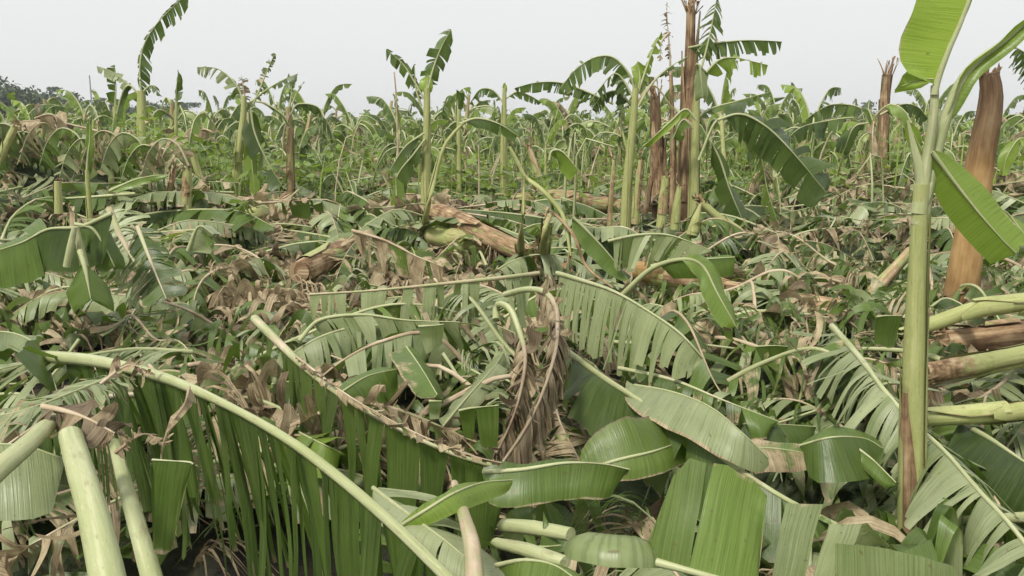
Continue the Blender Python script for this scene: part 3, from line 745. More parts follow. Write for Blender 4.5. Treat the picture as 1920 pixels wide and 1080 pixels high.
    # 2 second parallel leaf
    fallen('fallen leaf with brown wrinkled midrib sloping behind the long arching leaf',
           Zs((478, 598, .66), (520, 640, .68), (575, 692, .70), (640, 742, .70), (720, 790, .67), (800, 830, .64), (880, 862, .60), (965, 880, .55)),
           W=.42, t0=.10, droop=(82, 140), grav=1.2, tear=.06, gap=.03, lean=8, ragged=.15, shrink=.3, twist=10, dry=.10, rr=.020, rr1=.007, seed=21, nr=8, halves=(1, 0), up=(0, -.3, 1), ribdry=.45, tip=.06, base=.03, rnd=.1, colw=.018)
    fallen('brown crinkled half of the sloping leaf curled tightly along its midrib',
           Zs((555, 668, .725), (640, 733, .735), (720, 781, .705), (800, 821, .675), (880, 853, .635), (940, 868, .60)),
           W=.032, t0=0, droop=(0, 30), grav=1.8, tear=.04, dry=.70, shrink=.25, twist=30, jit=18, curl=.8, lean=50, rr=.004, seed=22, colw=.02, ragged=.3, parts=False, up=(0, -.3, 1))
    # 3 the withered hanging leaves in the middle
    fallen('withered brown leaf hanging from a hooked pale stalk in the centre',
           [Z(948, 552, .80), Z(985, 543, .86), Z(1022, 548, .88), Z(1043, 580, .84), Z(1044, 640, .80), Z(1030, 700, .74), Z(1003, 770, .66), Z(968, 830, .58), Z(940, 870, .52)],
           W=.17, t0=.20, droop=(15, 15), grav=7, tear=.028, layers=3, ribdark=.6, dry=.95, rnd=.15, shrink=.35, twist=45, jit=20, curl=.4, rr=.014, rr1=.005, seed=31, colw=.02, ragged=.3, ribdry=[.1, .2, .6, .8, .8, .9], gap=.0, up=(0, -1, .3), nr=8, tip=.1, base=.05, lean=62, floor=None)
    fallen('second withered leaf with a short hooked white stalk, left of the centre one',
           [Z(930, 600, .72), Z(932, 572, .78), Z(955, 578, .80), Z(972, 615, .74), Z(985, 670, .70), Z(975, 740, .62), Z(955, 800, .56), Z(930, 850, .50)],
           W=.15, t0=.30, droop=(15, 15), grav=7, tear=.028, layers=3, ribdark=.6, dry=.95, rnd=.15, shrink=.35, twist=45, jit=20, curl=.4, rr=.015, rr1=.004, seed=32, colw=.02, ragged=.3, ribdry=[.3, .3, .5, .8, .9], gap=0, up=(0, -1, .3), nr=7, base=.05, lean=55, floor=None)
    fallen('withered pinkish brown leaf lying below right of the hooked stalks', Zs((1035, 730, .45), (1050, 790, .42), (1080, 850, .38), (1100, 890, .34)),
           W=.17, t0=.0, droop=(5, 25), grav=1., tear=.02, dry=.75, shrink=.5, twist=35, jit=16, rr=.006, seed=33, colw=.02, lean=-25)
    # 4 fan of pale strips to the right
    fallen('pale green torn leaf arching to the right of centre, blunt strips hanging like a comb',
           Zs((1045, 512, .84), (1085, 524, .87), (1150, 546, .88), (1215, 583, .86), (1275, 625, .80), (1318, 672, .70)),
           W=.35, t0=.03, droop=(72, 150), grav=1.8, tear=.040, gap=.03, lean=-14, ragged=.16, shrink=.12, twist=7, jit=4, dry=.0, rr=.011, rr1=.005, seed=41, nr=7, halves=(1, 0), up=(0, -.3, 1), flip=True,
           rnd=1.1, base=.03, tip=.35, wave=.003, part_min=.02, yel=.0, ribdry=.35)
    # 5 left comb
    fallen('pale torn leaf with long hanging strips running left from the centre',
           Zs((1010, 512, .80), (930, 522, .80), (850, 530, .79), (770, 538, .77), (680, 546, .73), (580, 552, .66)),
           W=.34, t0=.03, droop=(140, 68), grav=1.7, tear=.045, gap=.12, lean=12, ragged=.2, shrink=.18, twist=16, jit=12, dry=.05, rr=.011, rr1=.006, seed=42, flip=True, nr=7, halves=(0, 1), up=(0, -.3, 1), rnd=.7, ribdry=.5, wave=.008, tip=.2, base=.05)
    fallen('upright green leaf bundle with folded strips behind the left comb leaf', Zs((560, 640, .55), (600, 600, .62), (680, 590, .66), (760, 600, .66), (862, 604, .66)),
           W=.33, t0=.15, droop=(55, 50), grav=1.5, tear=.07, gap=.1, lean=35, ragged=.2, shrink=.25, twist=20, jit=14, dry=.12, rr=.010, seed=43, nr=7, flip=True, ribdry=.1, up=(0, -.5, 1))
    # 6 long midrib sloping right
    fallen('long green leaf with stiff dark midrib sloping down to the right below the comb leaf',
           Zs((1050, 648, .60), (1120, 700, .62), (1200, 752, .62), (1300, 822, .58), (1400, 890, .53), (1480, 940, .48), (1570, 985, .42)),
           W=.26, t0=.05, droop=(38, 50), grav=.9, tear=.16, gap=.04, lean=25, ragged=.2, shrink=.08, twist=8, dry=.12, rr=.014, rr1=.008, seed=51, nr=6, up=(.1, -.35, 1), rnd=.2, ribdry=.15)
    fallen('smooth pale grey leaf blade arching over the right-hand sloping midrib',
           Zs((1190, 722, .62), (1260, 735, .68), (1330, 762, .70), (1390, 810, .66), (1440, 858, .58)),
           W=.17, t0=.0, droop=(18, 60), grav=.9, tear=1.2, lean=20, ragged=.05, shrink=0, twist=2, dry=.18, rr=.005, seed=52, nr=6, up=(0, -.5, 1), flip=True, rnd=.95, base=.35, tip=.5, halves=(.9, .25))
    fallen('thin green midrib running just above the pale arching blade on the right', Zs((1160, 690, .60), (1260, 712, .60), (1360, 752, .58), (1460, 790, .52)),
           W=.14, t0=.1, droop=(30, 40), grav=1, tear=.06, gap=.2, ragged=.4, shrink=.4, twist=25, dry=.35, rr=.008, seed=53, nr=6, jit=15)
    fallen('glossy olive green blade fragment lying right of the withered centre leaf', Zs((1085, 885, .50), (1160, 862, .55), (1230, 845, .56), (1290, 822, .52)),
           W=.17, t0=0, droop=(3, -12), grav=.3, tear=2, rr=.006, seed=54, nr=6, base=.4, tip=.2, yel=.25, rnd=.25, up=(0, -.9, .7), dry=.16, shrink=0, twist=0, lean=-5, halves=(.5, 1), wave=.004)
    # bottom centre: big blades
    fallen('broad glossy green leaf blade standing up at the bottom, right of centre', Zs((1120, 1015, .76), (1200, 1045, .78), (1290, 1070, .78), (1380, 1095, .76), (1425, 1110, .74)),
           W=.225, t0=.36, droop=(0, -8), grav=.15, tear=.13, gap=0, lean=-3, ragged=.12, shrink=.07, twist=4, jit=4, dry=.05, rr=.012, rr1=.006, seed=61, nr=8, up=(0, -1, .55), halves=(.0, 1), base=.3, tip=.22, rnd=.55, yel=.12, wave=.006, tearvar=.8)
    fallen('dark green cupped leaf half left of the broad glossy blade', Zs((1085, 1030, .74), (1130, 1040, .76), (1180, 1045, .76), (1225, 1050, .75)),
           W=.17, t0=0, droop=(0, 5), grav=.2, tear=2, rr=.006, seed=62, nr=7, up=(0, -1, .6), halves=(0, 1), base=.5, tip=.4, rnd=.1, yel=.12, curl=1.2, shrink=.0, twist=0, lean=4, dry=.05)
    # bottom right pale blades
    fallen('broad sage green leaf blade cut straight across at the bottom right', Ds(1.5, (1560, 1235), (1630, 1240, .02), (1710, 1255, .03), (1790, 1275, .05)),
           cut=True, W=.25, t0=.0, droop=(0, 0), grav=.0, tear=.11, gap=0, lean=-8, ragged=.09, shrink=.06, twist=3, jit=4, dry=.02, rr=.010, seed=64, nr=7, up=(0, -1, .5), halves=(0, 1), base=.04, tip=.06, rnd=.1, wave=.004, yel=.08, flip=True)
    fallen('narrow pale leaf strip leaning right at the bottom edge, first of two', Ds(1.6, (1440, 1120), (1470, 1115, .01), (1502, 1112, .02)),
           cut=True, W=.20, t0=0, droop=(0, 0), grav=0, tear=1, lean=24, shrink=0, twist=0, jit=1, rr=.003, seed=65, nr=6, up=(0, -1, .5), halves=(0, 1), base=.02, tip=.02, rnd=.9, flip=True, dry=0)
    fallen('narrow pale leaf strip leaning right at the bottom edge, beside the broad sage blade', Ds(1.6, (1515, 1115), (1545, 1112, .01), (1575, 1110, .02)),
           cut=True, W=.165, t0=0, droop=(0, 0), grav=0, tear=1, lean=26, shrink=0, twist=0, jit=1, rr=.003, seed=66, nr=6, up=(0, -1, .5), halves=(0, 1), base=.02, tip=.02, rnd=.8, flip=True, dry=0)
    # bottom centre
    fallen('wide cream and pale green leaf sheet lying flat at the bottom centre', Zs((700, 915, .62), (760, 960, .66), (830, 1010, .66), (900, 1070, .62), (930, 1110, .6)),
           W=.21, t0=0, droop=(-2, 10), grav=.6, tear=.22, gap=0, lean=30, ragged=.08, shrink=.03, twist=3, dry=.05, rr=.006, seed=67, nr=7, flip=True, base=.25, tip=.2, rnd=1.2, yel=0, halves=(.35, 1), up=(.2, -.5, 1))
    stalk('reddish brown and cream leaf stalk standing at the bottom centre', Zs((852, 905, .62), (868, 960, .68), (884, 1020, .72), (892, 1110, .74)), [.010, .014, .018, .020], (.2, .58, 0, 1))
    fallen('bright green leaf tip bent to the left over the cream sheet', Zs((752, 985, .66), (800, 955, .70), (850, 925, .72), (905, 905, .70), (960, 900, .66)),
           W=.055, t0=0, droop=(10, 30), grav=.4, tear=2, rr=.004, seed=68, nr=4, base=.5, tip=.45, rnd=.6, yel=.4, dry=0, up=(0, -.6, 1), shrink=0, twist=0)
    fallen('flat grey-green folded leaf section below the withered centre leaf', Zs((905, 885, .56), (980, 880, .58), (1060, 868, .60), (1130, 870, .60), (1180, 880, .58)),
           W=.12, t0=0, droop=(25, -5), grav=.8, tear=.5, gap=0, rr=.007, seed=69, nr=5, base=.12, tip=.12, rnd=.5, dry=.22, up=(0, -.6, 1), shrink=.02, twist=3, halves=(1, .35), lean=4)
    stalk('stout cream-green stalk piece at the bottom centre, upper one', Zs((945, 985, .56), (1000, 990, .60), (1070, 1002, .62)), [.022, .023, .02], (.8, .05, 0, 1))
    stalk('stout cream-green stalk piece at the bottom centre, lower one', Zs((930, 1018, .58), (985, 1030, .62), (1060, 1055, .64)), [.016, .019, .018], (.7, .08, 0, 1))
    fallen('triangular green leaf point standing between the cream stalks at the bottom', Ds(2.02, (1010, 1025), (1022, 1025), (1052, 1022)),
           W=.15, t0=0, droop=(0, 0), grav=0, tear=1, rr=.003, seed=70, nr=6, up=(0, -1, .3), halves=(0, 1), base=.02, tip=.02, rnd=.6, shrink=.75, twist=0, dry=0, lean=-4, jit=1)
    fallen('small green leaf at the bottom edge between cream stalk and broad blade', Zs((930, 1060, .66), (985, 1050, .7), (1040, 1060, .7), (1085, 1090, .68)),
           W=.085, t0=0, droop=(20, 20), grav=.7, tear=.3, rr=.005, seed=71, nr=4, rnd=.8, yel=.2, dry=.05, base=.3, tip=.3)
    # mid foreground fillers
    for k, (lab, pts, kw) in enumerate([
        ('wide pale green strip folded down left of the centre hooks', Ds(3.05, (785, 612), (815, 610), (832, 608)), dict(W=.24, halves=(1, 0), droop=(80, 0), tear=1, rnd=.8, cut=True, lean=0, shrink=.2, ragged=.3, flip=True)),
        ('pale green blade piece with brown stain lying left of the withered leaves', Zs((640, 735, .55), (690, 705, .58), (745, 692, .58)), dict(W=.14, droop=(20, 10), tear=1, rnd=.9, dry=.25)),
        ('pale shell-like leaf half cupped behind the sloping brown midrib', Zs((762, 650, .6), (790, 690, .6), (820, 740, .55)), dict(W=.12, droop=(5, 40), tear=1, rnd=1, dry=.2, curl=1)),
        ('small square cut green leaf piece standing on end under the centre', Ds(2.75, (804, 752), (815, 752), (828, 752)), dict(W=.10, halves=(1, 0), droop=(85, 0), tear=1, rnd=1, cut=True, lean=0, flip=True)),
        ('dark green blade behind the brown midrib near the left stalk joint', Zs((510, 720, .52), (560, 715, .56), (610, 730, .52)), dict(W=.14, droop=(20, 20), tear=1, rnd=.5)),
        ('green blade hanging below the withered centre leaf', Ds(2.9, (860, 770), (885, 765), (935, 760)), dict(W=.17, halves=(1, 0), droop=(75, 0), tear=.06, rnd=.6, cut=True, ragged=.4, shrink=.2, lean=0)),
        ('pale green blade tip pointing right under the second hook', Zs((830, 800, .45), (880, 740, .5), (925, 690, .52), (945, 660, .5)), dict(W=.09, droop=(20, 30), tear=1, rnd=.8, flip=True)),
        ('tan and grey triangular dry leaf flap right of the pale arching blade', Zs((1380, 850, .48), (1440, 840, .5), (1550, 856, .46)), dict(W=.09, droop=(15, 15), tear=1, dry=.45, rnd=.9, base=.1, tip=.8)),
        ('dark green crumpled leaf with light vein left of the tall young stem', Zs((1500, 835, .50), (1560, 820, .55), (1620, 822, .52), (1655, 840, .48)), dict(W=.16, droop=(35, 5), tear=.4, rnd=.2, dry=.05)),
        ('pale rolled green leaf tube beside the foot of the tall young stem', Zs((1605, 838, .5), (1640, 865, .48), (1680, 905, .44)), dict(W=.055, droop=(30, 30), grav=3, tear=1, rnd=1)),
        ('long flat grey-green leaf lying left to right under the pale arching blade', Zs((1290, 850, .42), (1370, 800, .48), (1440, 795, .5), (1530, 800, .46)), dict(W=.10, droop=(20, 30), tear=.5, rnd=.4)),
        ('dark green leaf slice leaning behind the right dried strips', Ds(4.1, (1415, 650), (1450, 648), (1480, 650)), dict(W=.22, halves=(1, 0), droop=(80, 0), tear=1, rnd=.5, cut=True, ragged=.4, shrink=.3, lean=18)),
        ('dark green square leaf piece left of the tall young stem', Ds(4.0, (1643, 594), (1660, 592), (1692, 592)), dict(W=.17, halves=(1, 0), droop=(86, 0), tear=.09, rnd=.3, cut=True, lean=3)),
        ('light green twisted leaf scrap at the lower left middle', Zs((560, 810, .5), (600, 830, .55), (640, 850, .5)), dict(W=.12, droop=(20, 20), tear=.2, rnd=1, yel=.35, jit=20)),
    ]):
        d = dict(t0=0, grav=.7, rr=.004, seed=200+k, nr=5, base=.2, tip=.2, twist=4, up=(0, -.5, 1), shrink=.03, dry=.05); d.update(kw)
        if d.get('cut'): d.update(ragged=.35, shrink=.22, twist=14, wave=.01)
        fallen(lab, pts, **d)
    # 10 palm-like leaf on the right, in two stretches of one midrib
    fallen('large sage leaf sloping behind the tall young stem, curled strips like ribs',
           Zs((1560, 612, .62), (1610, 668, .66), (1660, 735, .64), (1710, 790, .57), (1770, 845, .55), (1840, 925, .54), (1900, 990, .52), (1950, 1060, .50)),
           W=.26, t0=.06, droop=(28, 12), grav=1.9, tear=.028, gap=.03, lean=14, ragged=.14, shrink=.22, twist=8, jit=5, dry=.06, rr=.015, rr1=.007, seed=81, nr=8, flip=True, up=(.15, -.3, 1), rnd=.7, ribdry=.2, base=.05, colw=.02, part_min=.02, tip=.1)
    fallen('dark leaf with pale straight midrib at the right edge behind the curled strips', Zs((1815, 800, .5), (1860, 825, .52), (1920, 865, .52), (1990, 910, .5)),
           W=.25, t0=0, droop=(30, 30), grav=1, tear=.3, rr=.010, seed=82, nr=5, dry=.05, rnd=.3)
    fallen('leaf with white midrib running to the right edge along the green stems', Zs((1745, 575, .7), (1780, 560, .72), (1850, 600, .66)), W=.08, t0=.1, tear=.1, rr=.006, seed=83, dry=.4, nr=4)
foreground()

def young_plant():
    d = 2.78; lab = 'tall pale green young banana stem standing at the right, bright leaf on top'
    base = D(1712, 1040, d); base[2] = float(H(base[0], base[1])) - .1
    root = empty('banana_plant', base, lab, 'banana plant')
    b = base.astype(np.float32)
    def put(nm, g, parent=root):
        g2 = Geo(); g2.join(g, loc=-b); return link(nm, g2.mesh(nm, MATS), parent)
    g = Geo(); P, T = tube(g, [base, D(1709, 985, d), D(1711, 800, d), D(1716, 600, d), D(1722, 450, d), D(1727, 345, d)], [.040, .040, .038, .035, .027, .022], 2, (.75, .02, 0, 1), n=20, rough=.012, seed=3, rings=36)
    put('pseudostem', g)
    R = [.040, .040, .037, .031, .023]
    for k, (a0, a1, f0, f1, dr, pl) in enumerate([(3.3, 5.6, .0, .55, .02, .004), (-.9, 1.0, .05, .93, .03, .010), (4.4, 6.4, .30, 1., .02, .01), (1.45, 3.75, .0, .52, .95, .010), (2.6, 4.6, .12, .62, .05, .003), (.1, 1.0, .2, .86, .35, .02)]):
        s = Geo(); sheath(s, P, R, a0, a1, f0, f1, .0015+.002*(k % 3), (.3+.1*k, dr, 0, 1), m=14, n=8, seed=k, peel=pl*.5); put('sheath', s)
    # petioles
    for pts, r, tn in ((Ds(d, (1722, 400), (1738, 300), (1750, 220, -.02), (1753, 160, -.02)), [.026, .018, .014, .012], (.4, 0, .2, 1)),
                       (Ds(d, (1722, 420), (1728, 345), (1712, 270), (1702, 226)), [.024, .020, .012, .003], (.9, .12, 0, 1)),
                       (Ds(d, (1728, 360), (1742, 345), (1738, 372), (1725, 400)), [.010, .012, .012, .006], (.9, .1, 0, 1))):
        g = Geo(); tube(g, pts, r, 1, tn, n=12, rings=16); put('leaf_stalk', g)
    def lf(pts, **k):
        st, rg = leaf(pts, **k); o = put('leaf', merge(st)); put('midrib', rg, o)
    lf(Ds(d-.03, (1752, 178), (1758, 150), (1778, 95), (1800, 45), (1822, -15), (1840, -80, .02), (1850, -170, .05)), W=.18, t0=.06, droop=(0, 0), grav=0, tear=3, gap=0, lean=-14, shrink=0, twist=0, jit=1, rr=.010, seed=1, nr=8,
       up=(.1, -1, 0), halves=(.05, 1), base=.22, tip=.2, rnd=.9, yel=1., flip=False, dry=.0, ragged=.02, wave=.003, ribdry=.0)
    lf(Ds(d-.04, (1750, 148), (1725, 150), (1700, 158), (1678, 168)), W=.045, t0=0, droop=(20, 20), grav=0, tear=3, rr=.002, seed=2, nr=3, up=(0, -1, .2), base=.1, tip=.9, rnd=.8, yel=.6, dry=0, halves=(1, .6))
    lf(Ds(d+.02, (1722, 440), (1735, 360), (1752, 290), (1775, 215), (1800, 155), (1835, 112), (1880, 80), (1925, 40), (1975, 5)), W=.045, t0=.42, droop=(-45, -50), grav=0, tear=.8, rr=.024, rr1=.004, seed=3, nr=4, up=(0, -1, .1), base=.25, tip=.3, rnd=.6, yel=.35, dry=0, shrink=0, twist=0, sides=12)
    lf(Ds(d-.02, (1748, 285), (1770, 315), (1800, 355), (1840, 405), (1880, 450), (1905, 475)), W=.085, t0=.0, droop=(25, 40), grav=.2, tear=3, rr=.006, seed=4, nr=6, up=(-.4, -1, .3), base=.6, tip=.06, rnd=.85, yel=.4, dry=0, shrink=0, twist=0, lean=8, wave=.002, ragged=.02)
    lf(Ds(d+.03, (1700, 228), (1712, 250), (1730, 285)), W=.03, t0=0, droop=(20, 20), grav=.2, tear=3, rr=.002, seed=5, nr=3, up=(0, -1, .3), rnd=.9, yel=.5, dry=0)
young_plant()

def broken_trunks():
    g0 = D(1792, 640, 5.5); g0[2] = float(H(g0[0], g0[1]))-.1
    trunk('tall broken banana trunk standing at the right, orange-brown with dark rotten top', [g0, D(1800, 560, 5.5), D(1822, 420, 5.5), D(1840, 290, 5.5), D(1856, 205, 5.5), D(1858, 165, 5.5), D(1854, 138, 5.5)], [.108, .102, .096, .090, .085, .080, .072, .056],
          tones=[(.3, .9, y_, 1-k_) for y_, k_ in ((.5, .6), (.7, .35), (1, .05), (1, 0), (1, 0), (1, .1), (.5, .75), (.2, .75), (.1, .9))], seed=2, sheaths=0, n=20, fibres=12, fibre_len=.08)
    T = trunk
    def lying(lab, pts, r, dry, seed, **k): T(lab, pts, r, dry=dry, seed=seed, **k)
    lying('smooth green stem arching in from the right edge behind the tall young stem', Zs((2000, 560, .74), (1920, 568, .74), (1830, 580, .72), (1735, 612, .64)), [.042, .042, .040, .034], .16, 31, sheaths=3, fibres=5, rnd=.6)
    lying('green stem with brown broken end lying at the right edge, middle one of three', Zs((2010, 645, .62), (1930, 662, .62), (1830, 683, .60), (1738, 700, .56)), [.042, .041, .041, .046], .25, 32, tones=[(.5, .1, 0, 1), (.5, .12, 0, 1), (.5, .2, 0, 1), (.2, .9, 0, 1)], sheaths=3, fibres=6)
    lying('pale green stem lying at the right edge, lowest of three', Zs((2010, 760, .58), (1930, 768, .58), (1840, 778, .56), (1735, 786, .54)), [.030, .030, .031, .028], .08, 33, sheaths=3, fibres=4, rnd=.8)
    lying('tan dead trunk with peeling sheaths lying at the right edge', Zs((2000, 628, .5), (1900, 635, .5), (1770, 645, .48)), [.09, .09, .07], .75, 34)
    lying('dry brown trunk at the right edge below the middle green stem', Zs((2000, 705, .40), (1900, 708, .4), (1800, 705, .4)), [.09, .085, .08], .8, 35)
    lying('orange-brown fallen trunk right of the centre behind the comb leaf', Zs((1200, 508, .50), (1250, 516, .52), (1310, 528, .50), (1360, 540, .44)), [.075, .082, .075, .065], .52, 36, tones=[(.2, .7, 1, 1), (.2, .6, 1, 1), (.2, .35, .8, 1), (.2, .7, .5, .8)])
    lying('rotting brown trunk with a row of torn leaf scars right of centre', Zs((1365, 548, .46), (1440, 562, .47), (1530, 582, .45), (1690, 596, .42)), [.08, .08, .065, .05], .9, 37, sheaths=7)
    lying('yellow-brown fallen trunk in the centre, largest behind the curly leaves', Zs((812, 400, .60), (850, 414, .60), (910, 442, .55), (990, 478, .46)), [.105, .105, .10, .085], .62, 38, rnd=.3, sheaths=6)
    lying('dark fallen trunk below the large centre one', Zs((810, 440, .48), (880, 455, .46), (960, 470, .42)), [.10, .10, .09], .4, 39)
    lying('short tan log at the left middle, upper one', Zs((345, 393, .62), (390, 388, .64), (435, 384, .62)), [.12, .13, .12], .5, 40, rnd=.4)
    lying('tan broken log with dark roots at the left middle, lower one', Zs((425, 428, .58), (470, 412, .60), (520, 396, .62)), [.10, .11, .12], .52, 41, fibres=30, fibre_len=.35)
    lying('dry pinkish broken trunk end in the left middle', Zs((560, 510, .52), (600, 490, .54), (645, 468, .56)), [.08, .09, .09], .72, 42, fibres=20, fibre_len=.2)
    lying('dead trunk lying across the middle distance right of the centre plants', Zs((960, 378, .5), (1060, 374, .54), (1170, 388, .5)), [.12, .12, .1], .6, 43)
    lying('long dry trunk with split sheaths at the right middle distance', Zs((1505, 297, .75), (1590, 291, .8), (1650, 300, .72)), [.09, .09, .07], .7, 44)
    lying('grey-brown thick stalk leaning up left of the tall young stem', Zs((1615, 588, .35), (1640, 545, .5), (1680, 500, .62), (1705, 470, .7)), [.06, .045, .035, .03], .5, 45, sheaths=2, fibres=0)
    # stumps in the centre
    lying('thin pale broken stump with pointed top, left of the centre cone', [onG(975, 500), D(978, 440, 6.4), D(981, 380, 6.4), D(984, 330, 6.4)], [.040, .036, .028, .006], .33, 46, sheaths=2, fibres=0, rnd=.5)
    lying('short conical brown-green stump in the centre', [onG(1015, 500), D(1021, 450, 6.5), D(1028, 405, 6.5)], [.058, .048, .025], .42, 47, sheaths=3, fibres=5)
    lying('bent stem snapped over in the centre, dangling to the right', [D(955, 275, 6.6), D(970, 303, 6.6), D(984, 332, 6.6), D(992, 338, 6.6), D(1018, 358, 6.5), D(1048, 392, 6.45), D(1060, 420, 6.4), D(1070, 480, 6.3)], [.012, .014, .016, .018, .016, .015, .013, .010], .25, 48, sheaths=0, fibres=5, rnd=.9)
    lying('dry forked stalk hanging beside the snapped bent stem', [D(1040, 400, 6.35), D(1075, 440, 6.3), D(1100, 500, 6.2), D(1150, 540, 6.0)], [.012, .012, .010, .006], .8, 49, sheaths=0, fibres=0)
    lying('pale tapering stub behind the centre stumps', [D(1010, 330, 7.2), D(1000, 300, 7.2), D(992, 274, 7.2)], [.03, .026, .012], .5, 50, sheaths=1, fibres=4)
    lying('slanting broken stem before the right drooping leaves', [D(1400, 445, 9), D(1350, 410, 9), D(1315, 380, 9)], [.05, .045, .04], .4, 51, sheaths=2)
    lying('small pointed green-brown stump before the right drooping leaves', [D(1298, 440, 8.6), D(1305, 410, 8.6), D(1314, 382, 8.6)], [.06, .045, .01], .35, 52, sheaths=2, fibres=0)
    for k, (x0, y0, x1, y1, d, r, dr) in enumerate([(350, 395, 352, 315, 9, .05, .3), (315, 370, 330, 310, 9.5, .03, .6), (385, 365, 360, 290, 10, .04, .25), (20, 300, 45, 250, 10, .05, .3), (110, 400, 108, 340, 7, .032, .25), (0, 300, 30, 235, 9.6, .045, .4)]):
        lying(['pale broken stub with ragged top left of the upper tan log', 'thin dry stub far left of the tan logs', 'slanting green stem behind the tan logs', 'pale stalk arching over the left pile, right one', 'grey-green snapped stalk with a folded top at the left', 'pale stalk arching over the left pile, left one'][k],
              [D(x0, y0, d), D((x0+x1)/2, (y0+y1)/2, d), D(x1, y1, d)], [r, r*.9, r*.8], dr, 60+k, sheaths=2, fibres=8, fibre_len=.08)
broken_trunks()

# ------------------------------------------------------------------ single plants standing out against the sky
def plant(label, stem, r, leaves, dry=.12, n=10, rnd=.5, extra=(), seed=0, fibres=0):
    base = np.array(stem[0], float); root = empty('banana_plant', base, label, 'banana plant'); b = base.astype(np.float32)
    g = Geo(); P, T = tube(g, stem, r, 2, (rnd, dry, 0, 1), n=n, rings=20, rough=.02, seed=seed)
    g2 = Geo(); g2.join(g, loc=-b); link('pseudostem', g2.mesh('pseudostem', MATS), root)
    for k in range(3):
        s = Geo(); a = k*2.1+seed; sheath(s, P, r, a, a+1.7, .1*k, .55+.15*k, .002+.002*k, (.2+.3*k, min(1, dry+.25*(k == 1)), 0, 1), seed=k, peel=.004)
        s2 = Geo(); s2.join(s, loc=-b); link('sheath', s2.mesh('sheath', MATS), root)
    for i, (pts, kw) in enumerate(leaves):
        d = dict(W=.2, droop=(25, 25), grav=.9, tear=.06, gap=.1, ragged=.25, shrink=.15, twist=16, dry=.1, rr=.013, nr=4, colw=.05, M=40, sides=6, seed=seed*20+i, t0=.1, up=(0, -.6, .8)); d.update(kw)
        leaf_part(root, base, pts, **d)
    return root
def base_at(px, py, d): p = D(px, py, d); p[2] = min(p[2], float(H(p[0], p[1])) - .05); return p

